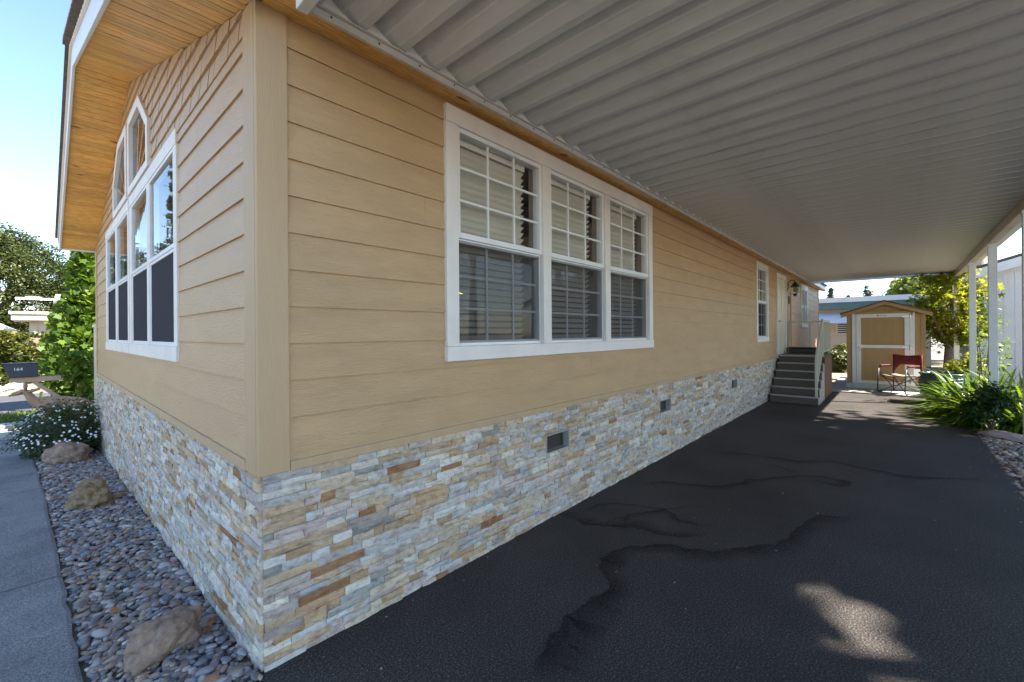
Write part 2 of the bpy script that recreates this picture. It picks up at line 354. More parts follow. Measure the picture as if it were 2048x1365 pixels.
# driveway: irregular right edge
m = MB(); prof = []
for i in range(90):
    x = -9+i*.25; yr = -3.05-.25*max(0, (4.5-x)/6)**2+.012*math.sin(x*7)+.01*math.sin(x*17.3)
    if x > 10.3: yr = -2.95+(x-10.3)*.07
    yl = -.045 if x < .0 else .03
    prof.append((x, yr, yl))
vs = []; fs = []
for i, (x, a, b) in enumerate(prof):
    for k in range(7): vs.append((x, a+(b-a)*k/6, 0.0))
for i in range(len(prof)-1):
    for k in range(6): fs.append((i*7+k, (i+1)*7+k, (i+1)*7+k+1, i*7+k+1))
m.add(vs, fs); DRIVE = tag(m.build('driveway', 'asphalt'), kind='structure')
STAINS = [
    ((0.26, 0.95, 1), [(0.78, -0.96), (0.93, -0.9), (1.11, -0.86), (1.29, -0.83), (1.44, -0.85), (1.62, -0.88), (1.74, -0.76), (1.87, -0.67), (2.03, -0.69), (2.2, -0.78), (2.37, -0.92), (2.41, -1.03), (2.52, -1.23), (2.71, -1.36), (2.87, -1.49), (3.13, -1.58), (3.42, -1.62), (3.65, -1.66), (3.73, -1.75), (3.92, -1.93)]),
    ((0.2, 1.0, -1), [(2.24, -0.0), (2.31, -0.16), (2.27, -0.29), (2.4, -0.5), (2.49, -0.69), (2.51, -0.84), (2.62, -1.03), (2.78, -1.11)]),
    ((0.05, 0.85, 1), [(2.48, -0.16), (2.71, -0.19), (2.87, -0.37), (2.98, -0.65), (3.18, -0.8), (3.27, -0.94)]),
    ((0.09, 0.9, 1), [(2.4, -0.38), (2.6, -0.46), (2.95, -0.66), (2.86, -0.83), (2.87, -0.99), (2.9, -1.12)]),
    ((0.14, 1.0, 1), [(3.41, -0.23), (3.64, -0.38), (3.77, -0.64), (3.93, -0.88), (4.23, -1.0), (4.6, -1.25), (4.83, -1.45), (4.9, -1.66), (4.88, -1.81), (4.66, -1.75), (4.68, -1.58), (4.76, -1.44)]),
    ((0.14, 0.95, 1), [(5.2, -0.44), (5.33, -0.85), (5.38, -1.25), (5.62, -1.6), (5.54, -1.95), (5.53, -2.26), (5.66, -2.54), (5.9, -2.82)]),
    ((0.08, 0.8, 1), [(5.03, -0.92), (4.98, -1.08), (4.95, -1.27), (4.77, -1.39)]),
    ((0.02, 0.45, 1), [(3.78, -1.57), (3.88, -1.65), (3.82, -1.74), (3.72, -1.7), (3.68, -1.62)]),
]
m_, nt_, N_, L_ = new_mat('damp_stain'); a_ = N_.new('ShaderNodeAttribute'); a_.attribute_name = 'Col'
d_ = N_.new('ShaderNodeBsdfPrincipled'); d_.inputs['Base Color'].default_value = (.008, .0075, .008, 1); d_.inputs['Roughness'].default_value = .7
t_ = N_.new('ShaderNodeBsdfTransparent'); x_ = N_.new('ShaderNodeMixShader'); k_ = N_.new('ShaderNodeMath'); k_.operation = 'MULTIPLY'
L_.new(a_.outputs['Fac'], k_.inputs[0]); L_.new(ramp(N_, L_, nz(N_, L_, 40, 5, .75), [(.3, .35), (.6, 1.)]), k_.inputs[1]); L_.new(k_.outputs[0], x_.inputs[0]); L_.new(t_.outputs[0], x_.inputs[1]); L_.new(d_.outputs[0], x_.inputs[2])
o_ = N_.new('ShaderNodeOutputMaterial'); L_.new(x_.outputs[0], o_.inputs[0]); MT['stain'] = m_
for si, ((wd_, al, sd), pl) in enumerate(STAINS):
    P_ = [Vector((x, y, 0)) for x, y in pl]; pts = []
    for i in range(len(P_)-1):
        a, b = P_[i], P_[i+1]; pa = P_[max(i-1, 0)]; pb = P_[min(i+2, len(P_)-1)]; k = max(2, int((b-a).length/.02))
        for j in range(k):
            t = j/k; q = .5*((2*a)+(b-pa)*t+(2*pa-5*a+4*b-pb)*t*t+(3*a-pa-3*b+pb)*t**3)
            q += Vector((mnoise.noise(q*9+Vector((si, 0, 0))), mnoise.noise(q*9+Vector((0, si, 5))), 0))*.035+Vector((mnoise.noise(q*40), mnoise.noise(q*40+Vector((9, 9, 9))), 0))*.012
            pts.append(q)
    m = MB(); vs = []; cs = []; n = len(pts)
    for i, q in enumerate(pts):
        t = (pts[min(i+2, n-1)]-pts[max(i-2, 0)]).normalized(); nn = Vector((t.y, -t.x, 0))*sd; ed = min(1, min(i, n-1-i)/10)
        w_ = wd_*(.65+.6*mnoise.noise(q*3+Vector((3, 3, si)))); k = ed*al*(.8+.35*mnoise.noise(q*5))
        for off, aa in ((-.014, 0), (0, k), (w_*.35, k*.55), (w_, 0)): p_ = q+nn*off; vs.append((p_.x, min(p_.y, -.03), .003+.0003*si)); cs.append((aa, aa, aa))
    m.v = vs; m.c = cs; m.f = [(i*4+k, i*4+k+1, i*4+k+5, i*4+k+4) for i in range(n-1) for k in range(3)]
    m.build('damp_stain', 'stain', DRIVE)
# concrete path beside the front bed (right edge curves away)
PE = [(-.05, -.555), (.6, -.562), (1.8, -.581), (3.3, -.612), (4.6, -.647), (6.5, -.70), (8.4, -.773), (9.6, -.93), (10.6, -1.1)]
def path_edge(y): return float(np.interp(y, [p[0] for p in PE], [p[1] for p in PE]))
pm = thing('footpath', '', ''); pm['kind'] = 'structure'
for j, (a, b) in enumerate([(-.05, 2.05), (2.06, 5.2), (5.21, 8.1), (8.11, 10.4)]):   # slabs with joints
    m = MB(); ys = np.linspace(a, b, 14); vs = []; fs = []
    for y in ys:
        e = path_edge(y)+.006*math.sin(y*23)+.004*math.sin(y*51)
        vs += [(-2.3, y, gz(0, y)+.012), (e-.02, y, gz(0, y)+.012), (e, y, gz(0, y)+.004), (e, y, gz(0, y)-.06)]
    for i in range(13):
        for k in range(3): fs.append((i*4+k, i*4+k+1, (i+1)*4+k+1, (i+1)*4+k))
    m.add(vs, fs); m.build('slab', 'concrete', pm)
sheet('planting_bed', -.9, .02, -.045, 9.6, 6, 24, -.012, 'soil')
sheet('planting_bed', -9, .5, 10.45, 11.6, 4, 2, -.005, 'soil')
m = MB(); m.box(-30, 1.5, 11.6, 12.1, -.6, -.30); tag(m.build('kerb', 'concrete2', None, .02), kind='structure')
m = MB(); m.box(-1.32, -.85, 10.55, 11.2, -.5, -.36); tag(m.build('stepping_stone', 'concrete2', None, .02), 'pale square stepping stone beside the path end', 'paving slab')
sheet('lawn', -40, 3, 12.1, 14.6, 4, 2, -.0, 'soil')
sheet('street', -60, 14, 14.6, 20, 6, 2, .0, 'street')
sheet('gravel_verge', -60, 14, 20, 24.5, 6, 2, .002, 'ground')
sheet('gravel_bed', 3.5, 14.4, -7.5, -2.9, 6, 4, -.016, 'soil')
m = MB(); m.box(12.9, 17.5, -3.6, -.75, -.1, .035); tag(m.build('shed_pad', 'concrete2', None, .015), kind='structure')
# lawn grass
n = 5000; gp = np.c_[rng.uniform(-6, 2, n), rng.uniform(12.2, 14.5, n), np.full(n, -.40)]
v = np.zeros((n, 3, 3)); w = rng.uniform(-1, 1, (n, 2)); v[:, 0] = gp+np.c_[w*.03, np.zeros(n)]; v[:, 1] = gp-np.c_[w*.03, np.zeros(n)]; v[:, 2] = gp+np.c_[rng.normal(size=(n, 2))*.04, rng.uniform(.05, .13, n)]
tag(np_mesh('grass', v.reshape(-1, 3), n, 3, rng.uniform(0, 1, n), 'grass'), 'short green grass strip along the street kerb', 'grass', kind='stuff')

# ---------------------------------------------------------------- pebbles
def ico(sub):
    import bmesh
    bm = bmesh.new(); bmesh.ops.create_icosphere(bm, subdivisions=sub, radius=1)
    v = np.array([x.co[:] for x in bm.verts]); f = [[w.index for w in x.verts] for x in bm.faces]; bm.free(); return v, f
IV, IF = ico(2); IF = np.array(IF)
PCOL = np.array([1.10, 1.0, .91])*np.array([(.19, .20, .23), (.26, .27, .30), (.13, .145, .17), (.33, .33, .34), (.24, .20, .17), (.31, .25, .20), (.20, .15, .15), (.15, .17, .17), (.40, .38, .36), (.28, .15, .09), (.22, .21, .19)])
PW = np.array([3, 3, 3.6, 2.2, 2.8, 2.8, 1.8, 2, 1.2, .9, 3.0]); PW /= PW.sum()
def pebble_verts(c, s, yaw, tilt, fl, el):
    v = IV*np.array([s*el, s, s*fl]); lump = 1+.10*np.sin(IV[:, :1]*3+yaw*5)+.08*np.cos(IV[:, 1:2]*4+yaw*9); v = v*lump
    Mx = np.array((Matrix.Rotation(yaw, 3, 'Z') @ Matrix.Rotation(tilt, 3, 'X')))
    return v@Mx.T+np.array(c)
def scatter(pts, smin, smax):
    out = []
    for x, y, z in pts:
        s = (smin+(smax-smin)*random.random()**1.6)*(1.6 if random.random() < .07 else 1.05)
        out.append(((x, y, z+s*.18), s, random.uniform(0, 6.28), random.uniform(-.45, .45), random.uniform(.42, .68), random.uniform(1.15, 1.7), PCOL[rng.choice(len(PCOL), p=PW)]*random.uniform(.6, 1.35)))
    return out
pts = []
for layer in range(2):
    for i in range(4600 if layer == 0 else 3000):
        y = random.uniform(-.05, 7.9); e = path_edge(y)+.02
        x = random.uniform(e, -.02)
        if x > -.06 and y < .05 and random.random() < .5: continue
        pts.append((x, y, gz(x, y)-.012+.014*layer))
peb = scatter(pts, .0105, .0215)
dcam = lambda p: math.dist(p[0], CAM)
peb.sort(key=lambda p: -p[1]/dcam(p))
bed = [o for o in SC.objects if o.name == 'planting_bed'][0]
for c, s, yw, ti, fl, el, col in peb[:300]:
    m = MB(); m.add([tuple(q) for q in pebble_verts(c, s, yw, ti, fl, el)], [tuple(f) for f in IF], tuple(col)); m.build('pebble', 'pebble', bed, smooth=True)
def pebble_mass(name, items, parent=None, low=False):
    vs = []; cs = []; iv, jf = (IV, IF)
    global_iv = None
    for c, s, yw, ti, fl, el, col in items: vs.append(pebble_verts(c, s, yw, ti, fl, el)); cs.append(np.repeat(col[None], len(IV), 0))
    V = np.concatenate(vs); C = np.concatenate(cs); F = np.concatenate([IF+i*len(IV) for i in range(len(items))])
    me = bpy.data.meshes.new(name); me.from_pydata(V.tolist(), [], F.tolist()); a = me.color_attributes.new('Col', 'FLOAT_COLOR', 'POINT')
    a.data.foreach_set('color', np.c_[C, np.ones(len(C))].astype('f').ravel()); me.polygons.foreach_set('use_smooth', [True]*len(me.polygons))
    return tag(mesh_obj(name, me, 'pebble', parent), kind='stuff')
pebble_mass('pebbles', peb[300:], bed)
IV, IF = ico(1); IF = np.array(IF)
rb = [o for o in SC.objects if o.name == 'gravel_bed'][0]
pts = [(random.uniform(4.6, 11.5), random.uniform(-5.2, -3.0), -.012) for i in range(6500)]
PCOL = PCOL*np.array([1.25, 1.15, 1.05])
pebble_mass('pebbles', scatter([p for p in pts if p[1] < -3.03-.25*max(0, (4.5-p[0])/6)**2-.02], .016, .03), rb)

pts = [(random.uniform(.2, 9), -3.0+2.9*random.random(), .002) for i in range(160)]+[(random.uniform(.1, 10), -.05-abs(random.gauss(0, .05)), .002) for i in range(110)]+[(random.uniform(3.5, 9), -3.05+abs(random.gauss(0, .08)), .002) for i in range(200)]
pebble_mass('grit', [q[:6]+(q[6]*.6,) for q in scatter(pts, .0022, .006)], DRIVE)
# ---------------------------------------------------------------- the home
HL, HW = 18.5, 8.0
def zs(y): return 3.08+.305*min(y, HW-y)
home = thing('manufactured_home', 'long tan lap-sided manufactured home with stone skirting and white trimmed windows', 'house')
BIG = (1.073, 4.18, 1.37, 3.04); W2 = (9.2, 10.24, 1.33, 3.0); DR1 = (11.2, 12.3, .9, 2.96); DR2 = (12.36, 13.05, .9, 2.69); SW = (13.2, 14.2, 2.6, 2.84); W3 = (14.64, 15.85, 1.67, 2.97)
LHOLES = [BIG, W2, DR1, DR2, SW, W3]
FR = (1.65, 3.97, 1.36, 3.04); FL = (4.03, 6.35, 1.36, 3.04)
# openings (glass) inside the trims
big_units = [(1.175, 2.083), (2.188, 3.083), (3.182, 4.085)]
# sheathing
m = MB(LW)
ho = [(a, b, 1.467, 2.925) for a, b in big_units]+[(9.3, 10.14, 1.43, 2.9), (14.76, 15.73, 1.79, 2.85), (13.25, 14.15, 2.64, 2.80)]
rs = [(.1, HL, .902, 3.3)]
for h in ho: rs = rect_minus(rs, h)
for a, b, c, d in rs: m.box(a, b, -.12, -.004, c, d)
wall_l = m.build('side_wall', 'interior', home)
m = MB(FWL)
fo = [(1.75, 2.78, 1.47, 2.93), (2.88, 3.87, 1.47, 2.93), (4.13, 5.12, 1.47, 2.93), (5.22, 6.25, 1.47, 2.93), (2.76, 5.24, 3.1, 3.8)]
rs = [(0.004, HW-.004, .3, 4.6)]
for h in fo: rs = rect_minus(rs, h)
for a, b, c, d in rs:
    p = [(a, c), (b, c), (b, d), (a, d)]; p = clip(p, -.305, 1, 3.26); p = clip(p, .305, 1, 3.26+.305*HW)
    if area(p) > 1e-4: m.add([(u, -.12, z) for u, z in p]+[(u, -.004, z) for u, z in p], [tuple(range(len(p)-1, -1, -1)), tuple(range(len(p), 2*len(p)))]+[(i, (i+1) % len(p), len(p)+(i+1) % len(p), len(p)+i) for i in range(len(p))])
wall_f = m.build('front_wall', 'interior', home)
m = MB(); m.box(.12, HL, HW-.1, HW, .3, 3.3); m.box(HL-.1, HL-.003, .12, HW-.1, .3, 3.3); m.box(.13, HL-.1, .13, HW-.1, .8, .9); m.box(.13, HL-.1, 3.6, 3.66, .9, 4.2); m.box(5.0, 5.06, .13, 3.6, .9, 3.2); m.box(4.9, HL-.1, .13, 7.9, 3.18, 3.2); m.build('interior_walls', 'interior', home)
m = MB(); m.box(HL-.004, HL+.012, 0, HW, .9, 3.12); m.build('rear_siding', 'siding_y', home)
# siding courses
lines = [.945]+[1.154+.178*k for k in range(11)]+[3.1]
def board(mb, a, b, z0, z1, c0, c1):
    """lapped board: bottom edge stands proud; (c0,c1) the course this piece is cut from"""
    of = lambda z: .016-.012*(z-c0)/max(c1-c0, .1)
    vs = [(a, -.002, z0), (b, -.002, z0), (b, of(z0), z0), (a, of(z0), z0), (a, -.002, z1), (b, -.002, z1), (b, of(z1), z1), (a, of(z1), z1)]
    mb.add(vs, [(0, 1, 2, 3), (7, 6, 5, 4), (3, 2, 6, 7), (1, 0, 4, 5), (2, 1, 5, 6), (0, 3, 7, 4)])
for k in range(len(lines)-1):
    z0, z1 = lines[k], lines[k+1]+.006
    cuts = sorted([.114]+[c for c in [(.9+.83*k*2.1) % 3.66+3.66*i-1.2 for i in range(7)] if .9 < c < HL-.5]+[HL-.09])
    if k in (1, 2): cuts = sorted([.114, 2.05+.8*k, 5.9, 9.6, 13.2, HL-.09])
    for a, b in zip(cuts, cuts[1:]):
        if b-a < .15: continue
        rs = [(a, b-.0015, z0, z1)]
        for h in LHOLES: rs = rect_minus(rs, (h[0]+.02, h[1]-.02, h[2]+.02, h[3]-.02))
        for r_ in rs:
            mb = MB(LW); board(mb, *r_, z0, z1); mb.build('siding_board', 'siding_x', wall_l)
for k in range(len(lines)-1):
    z0, z1 = lines[k], lines[k+1]+.006
    if z0 > 2.95: z1 = 3.02
    cuts = [.15, (2.5 if k % 2 else 1.1)+(.25*k if k < 3 else 0), (5.6 if k % 2 else 4.6), HW-.13]
    for a, b in zip(cuts, cuts[1:]):
        rs = [(a, b-.0015, z0, z1)]
        for h in (FR, FL): rs = rect_minus(rs, (h[0]+.02, h[1]-.02, h[2]+.02, h[3]-.02))
        for r_ in rs:
            mb = MB(FWL); board(mb, *r_, z0, z1); mb.build('siding_board', 'siding_y', wall_f)
# gable shingles
TR = (2.71, 5.29, 3.05, 3.85)
zz = 3.0; row = 0
while zz < 4.32:
    z1 = zz+.125; y = .15+(row % 3)*.05-.1
    while y < HW-.1:
        w = random.uniform(.11, .21); g = .009; dd_ = random.uniform(0, .004)
        dz = random.uniform(-.003, .003)
        polys = [[(max(y, .15), zz+dz), (min(y+w-g, HW-.13), zz+dz), (min(y+w-g, HW-.13), z1+.008), (max(y, .15), z1+.008)]]
        out = []
        for p in polys:
            p = clip(clip(p, -.305, 1, 3.075), .305, 1, 3.075+.305*HW)
            if len(p) < 3: continue
            q = [clip(p, 1, 0, TR[0]), clip(p, -1, 0, -TR[1]), clip(clip(clip(p, -1, 0, -TR[0]), 1, 0, TR[1]), 0, -1, -TR[3])]
            cc = clip(clip(clip(clip(p, -1, 0, -TR[0]), 1, 0, 4.0), 0, 1, TR[3]), .74, -1, .74*2.71-3.47)
            q.append(cc); cc = clip(clip(clip(clip(p, 1, 0, TR[1]), -1, 0, -4.0), 0, 1, TR[3]), -.74, -1, -.74*5.29-3.47)
            q.append(cc); q.append(clip(clip(clip(clip(p, -1, 0, -3.9), 1, 0, 4.1), 0, 1, TR[3]), 0, -1, -3.0))
            q.append(clip(clip(clip(p, -1, 0, -TR[0]), 1, 0, TR[1]), 0, 1, 3.03))
            out += [r_ for r_ in q if area(r_) > 2e-4]
        mb = MB(FWL)
        for p in out:
            n = len(p); th = .014
            mb.add([(u, .0, z) for u, z in p]+[(u, .005+dd_+th*(1-(z-zz)/.13), z) for u, z in p], [tuple(range(n-1, -1, -1)), tuple(range(n, 2*n))]+[(i, (i+1) % n, n+(i+1) % n, n+i) for i in range(n)])
        if out: mb.build('shingle', 'siding_y', wall_f)
        y += w
    zz = z1; row += 1
# corner boards and base trim
m = MB(); m.box(-.024, .114, -.026, 0, .90, 3.1); m.box(-.026, -.002, .0, .15, .90, 3.1); m.build('corner_board', 'cornerboard', home, .004)
m = MB(); m.box(-.024, 0, HW-.13, HW+.024, .86, 3.12); m.build('corner_board', 'cornerboard', home, .004)
m = MB(); m.box(HL-.09, HL+.02, -.024, 0, .90, 3.1); m.build('corner_board', 'cornerboard', home, .004)
m = MB(LW); m.box(.115, 11.19, -.002, .03, .900, .947); m.box(12.31, HL-.09, -.002, .03, .900, .947); m.build('base_trim', 'cornerboard', home, .004)
m = MB(FWL); m.box(.151, HW-.131, -.002, .03, .895, .947); m.build('base_trim', 'cornerboard', home, .004)
# windows
def pane_window(parent, mp, trimrect, units, z0, z1, zm, screen, muntin, grid=(3, 3), flush=False):
    w = thing('window', '', ''); w.parent = parent
    a, b, c, d = trimrect; td = .024 if flush else .036; k = .35 if flush else 1.
    t = MB(mp); t.box(a, b, -.0, td+.003, z1, d); t.build('trim_rail', 'trim', w, .004)
    t = MB(mp); t.box(a-.004, b+.004, -.0, td+.008, c, z0); t.build('trim_rail', 'trim', w, .004)
    xs = [a]+[x for u in units for x in u]+[b]
    for i in range(0, len(xs), 2):
        t = MB(mp); t.box(xs[i], xs[i+1], 0, td, z0+.0005, z1-.0005); t.build('trim_stile', 'trim', w, .004)
    fw_ = .024 if flush else .03; base = .006 if flush else 0
    for (p, q) in units:
        for (s0, s1, dd) in ((zm, z1, .006), (z0, zm-.001, -.012)):
            f = MB(mp); dd = dd*k+base
            f.box(p, p+fw_, -.05, .012+dd, s0, s1); f.box(q-fw_, q, -.05, .012+dd, s0, s1)
            f.box(p+fw_, q-fw_, -.05, .0125+dd, s0, s0+fw_+.008); f.box(p+fw_, q-fw_, -.05, .0125+dd, s1-fw_, s1)
            f.build('sash', 'vinyl', w, .002)
        for (s0, s1, dd) in ((zm+fw_+.008, z1-fw_, -.012), (z0+fw_+.008, zm-fw_, -.03)):
            dd = dd*k+base*1.4
            g = MB(mp); g.box(p+fw_, q-fw_, dd-.004, dd, s0, s1); g.build('pane', 'glass', w)
            if muntin:
                W_ = q-p-2*fw_; H_ = s1-s0
                for i in range(1, grid[0]): x = p+fw_+W_*i/grid[0]; g = MB(mp); g.box(x-.0085, x+.0085, dd+.0005, dd+.009, s0, s1); g.build('muntin', 'vinyl', w)
                for i in range(1, grid[1]): z = s0+H_*i/grid[1]; g = MB(mp); g.box(p+fw_, q-fw_, dd+.0004, dd+.0086, z-.0085, z+.0085); g.build('muntin', 'vinyl', w)
        if screen:
            g = MB(mp); g.box(p+fw_*.6, q-fw_*.6, base+.0005, base+.002, z0+.02, zm-.012); g.build('insect_screen', screen, w)
    return w
pane_window(home, LW, BIG, big_units, 1.467, 2.925, 2.19, 'screen', True)
pane_window(home, LW, W2, [(9.3, 10.14)], 1.43, 2.9, 2.17, 'screen', True)
pane_window(home, LW, W3, [(14.76, 15.26), (15.30, 15.73)], 1.79, 2.85, 2.3, None, False)
w = thing('window', '', ''); w.parent = home
t = MB(LW); t.box(SW[0], SW[1], 0, .034, SW[2], SW[2]+.04); t.box(SW[0], SW[1], 0, .034, SW[3]-.04, SW[3]); t.box(SW[0], SW[0]+.05, 0, .033, SW[2]+.041, SW[3]-.041); t.box(SW[1]-.05, SW[1], 0, .033, SW[2]+.041, SW[3]-.041); t.build('frame', 'trim', w, .003)
t = MB(LW); t.box(SW[0]+.05, SW[1]-.05, -.012, -.008, SW[2]+.041, SW[3]-.041); t.build('pane', 'glass', w)
for tr, un in ((FR, [(1.75, 2.78), (2.88, 3.87)]), (FL, [(4.13, 5.12), (5.22, 6.25)])):
    pane_window(home, FWL, tr, un, 1.47, 2.93, 2.2, 'screen2', False, flush=True)
for sgn in (1, -1):
    my = (lambda y: y) if sgn == 1 else (lambda y: HW-y)
    w = thing('window', '', ''); w.parent = home
    outer = [(2.71, 3.05), (3.93, 3.05), (3.93, 3.86), (3.22, 3.86), (2.71, 3.47)]
    inner = [(2.80, 3.12), (3.85, 3.12), (3.85, 3.77), (3.26, 3.77), (2.80, 3.43)]
    t = MB(FWL)
    for i in range(5):
        j = (i+1) % 5; q = [outer[i], outer[j], inner[j], inner[i]]; q = [(my(u), z) for u, z in q]
        t.add([(u, 0, z) for u, z in q]+[(u, .04, z) for u, z in q], [(3, 2, 1, 0), (4, 5, 6, 7)]+[(k, (k+1) % 4, 4+(k+1) % 4, 4+k) for k in range(4)])
    t.build('trim', 'trim', w, .002)
    q = [(my(u), z) for u, z in inner]
    if sgn < 0: q = q[::-1]
    t = MB(FWL); t.add([(u, .006, z) for u, z in q][::-1], [(0, 1, 2, 3, 4)]); t.v += []; o = t.build('pane', 'glass', w)
    if o.data.polygons[0].normal.x > 0: o.data.flip_normals()
    t = MB(FWL)
    for e in ((2.85, 3.4), (3.1, 3.62), (3.45, 3.72)): t.tube([(my(3.6), .002, 3.14), (my(e[0]), .002, e[1])], .004, 5)
    t.build('muntin', 'vinyl', w)
# doors
def door(rc, mat, frame, handle):
    d = thing('door', '', ''); d.parent = home
    a, b, z0, z1 = rc; t = MB(LW)
    t.box(a, a+.09, 0, .04, z0, z1); t.box(b-.09, b, 0, .04, z0, z1); t.box(a+.0901, b-.0901, 0, .04, z1-.1, z1); t.build('frame', frame, d, .004)
    t = MB(LW); t.box(a+.0905, b-.0905, -.003, .012, z0, z1-.1005); t.build('leaf', mat, d)
    t = MB(LW); wd_ = b-a-.18
    for i in range(2):
        for (p, q) in ((.08, .4), (.47, .93)):
            x0 = a+.09+wd_*(.12+.42*i); t.box(x0, x0+wd_*.34, .0125, .02, z0+(z1-z0)*p*.93, z0+(z1-z0)*q*.93)
    t.build('panel', mat, d, .006)
    if handle:
        t = MB(LW)
        for x in (a+.14, a+.22): t.tube([(x, .012, 1.80), (x, .06, 1.80), (x+.05, .075, 1.79)], [.02, .018, .014], 8)
        t.build('handle', 'metal', d, smooth=True)
door(DR1, 'door', 'trim', True); door(DR2, 'door2', 'cornerboard', False)
t = MB(LW); t.box(12.62, 12.80, .021, .03, 2.28, 2.48); t.build('number_plate', 'dark', home)
# stone skirting
SCOL = [((.53, .50, .455), 4), ((.46, .445, .42), 2.6), ((.58, .54, .47), 4.), ((.54, .44, .32), 5.5), ((.50, .37, .24), 4), ((.46, .31, .18), 2.0), ((.40, .39, .35), 1.2), ((.54, .44, .38), 3), ((.42, .35, .30), 1.2), ((.33, .17, .08), .4), ((.62, .57, .47), 3), ((.29, .295, .25), .35)]
sw = np.array([w_ for _, w_ in SCOL]); sw = sw/sw.sum()
stones = []
def lay(mp, L_, zbot, ztop, holes, warm):
    z = ztop; i = 0
    while z > zbot:
        h = random.choice((.034, .038, .042, .046)); u = -random.uniform(0, .15)
        while u < L_:
            w_ = random.choice((.07, .1, .13, .16, .19, .23, .28))*random.uniform(.85, 1.15)
            hh = h
            for (a, b, c, d) in rect_minus([(max(u, 0), min(u+w_-.0015, L_), z-hh+.0012, z)], holes[0]) if len(holes) == 1 else [(max(u, 0), min(u+w_-.0015, L_), z-hh+.0012, z)]:
                rs = [(a, b, c, d)]
                for ho_ in holes: rs = rect_minus(rs, ho_)
                for r_ in rs:
                    if r_[1]-r_[0] > .012 and r_[3]-r_[2] > .008: stones.append((mp, r_, warm))
            u += w_
        z -= h; i += 1
VENT = [(2.13, 2.47, .54, .70), (4.41, 4.75, .55, .71), (7.45, 7.79, .54, .70)]
lay(LW, 11.15, -.03, .9, VENT, 1)
lay(FWL, HW, -.42, .895, [(20, 21, 0, 1)], 0)
def stone(mb, r_):
    a, b, c, d = r_; col = np.array(SCOL[rng.choice(len(SCOL), p=sw)][0])*random.uniform(.84, 1.13)
    dp = random.uniform(.010, .021)
    nu = 4; nzr = 2; vs = []; n = (nu+1)*(nzr+1)
    tu, tz = random.uniform(-.006, .006), random.uniform(-.004, .004)
    for j in range(nzr+1):
        for i in range(nu+1):
            ed = i in (0, nu) or j in (0, nzr)
            vs.append((a+(b-a)*i/nu, max(.004, dp+tu*(i/nu-.5)+tz*(j-1)+random.uniform(-.004, .004)-(.0035 if ed else 0)), c+(d-c)*j/nzr))
    fs = [(j*(nu+1)+i, (j+1)*(nu+1)+i, (j+1)*(nu+1)+i+1, j*(nu+1)+i+1) for j in range(nzr) for i in range(nu)]
    rim = list(range(nu+1))+[j*(nu+1)+nu for j in range(1, nzr+1)]+[nzr*(nu+1)+i for i in range(nu-1, -1, -1)]+[j*(nu+1) for j in range(nzr-1, 0, -1)]
    b0 = len(vs); vs += [(vs[k][0], -.004, vs[k][2]) for k in rim]
    for k in range(len(rim)): k2 = (k+1) % len(rim); fs.append((rim[k], rim[k2], b0+k2, b0+k))
    mb.add(vs, fs, tuple(col))
ground_ok = []
for s in stones:
    mp, r_, wm = s
    if mp is FWL and r_[3] < gz(0, (r_[0]+r_[1])/2)-.03: continue
    if mp is LW and r_[3] < -.005: continue
    ctr = Vector(mp((r_[0]+r_[1])/2, 0, (r_[2]+r_[3])/2)); d_ = ctr-CAM
    cosn = abs(d_.normalized().y if mp is LW else d_.normalized().x)
    ground_ok.append(((r_[1]-r_[0])*(r_[3]-r_[2])*cosn/d_.length_squared, mp, r_))
ground_ok.sort(key=lambda q: -q[0])
m = MB(LW)
rs = [(0.004, HL, -.2, .9)]
for h in VENT: rs = rect_minus(rs, h)
for a, b, c, d in rs: m.box(a, b, -.1, -.002, c, d)
skirt_l = m.build('stone_skirting', 'mortar', home)
m = MB(FWL); m.box(.0, HW, -.1, -.002, -.6, .895); skirt_f = m.build('stone_skirting', 'mortar', home)
for _, mp, r_ in ground_ok[:300]:
    mb = MB(mp); stone(mb, r_); mb.build('stone', 'stone', skirt_l if mp is LW else skirt_f)
mA = MB(IDM)
for _, mp, r_ in ground_ok[300:]: mA.mp = mp; mA.flip = mp is LW; stone(mA, r_)
tag(mA.build('stone_veneer', 'stone', home), kind='stuff')
for (a, b, c, d) in VENT:
    t = MB(LW); t.box(a, b, -.06, -.05, c, d); v_ = t.build('vent', 'mesh', home)
    t = MB(LW); t.box(a, a+.012, -.05, .012, c, d); t.box(b-.02, b, -.05, .016, c, d); t.box(a+.012, b-.02, -.05, .010, c, c+.01); t.box(a+.012, b-.02, -.05, .012, d-.01, d); t.build('frame', 'nosing', v_)
    t = MB(LW)
    for i in range(1, 12): z = c+.01+(d-c-.02)*i/12; t.box(a+.012, b-.02, -.048, -.044, z-.002, z+.002)
    t.build('louvre', 'dark', v_)
# soffits
sf = thing('soffit', '', ''); sf.parent = home
nb = 46
def pc():
    k = random.uniform(.8, 1.12); return (.92*k, .56*k*random.uniform(.96, 1.04), .185*k)
for side in (0, 1):
    ya, yb = -.17, HW/2
    for i in range(nb):
        y0 = ya+(yb-ya)*i/nb; y1 = ya+(yb-ya)*(i+1)/nb-.0075
        z0, z1 = 3.08+.305*y0, 3.08+.305*y1; dzb = random.uniform(-.0012, .0012)
        x1 = -.003 if y0 > .02 else -.0265
        vs = [(-.42, y0, z0+dzb), (x1, y0, z0+dzb), (x1, y1, z1+dzb), (-.42, y1, z1+dzb)]
        vs += [(x, y, z+.018) for x, y, z in vs]
        if side: vs = [(x, HW-y, z) for x, y, z in vs]
        m = MB(IDM, bool(side)); m.add(vs, [(0, 3, 2, 1), (4, 5, 6, 7), (0, 1, 5, 4), (1, 2, 6, 5), (2, 3, 7, 6), (3, 0, 4, 7)], pc()); m.build('soffit_board', 'pine', sf)
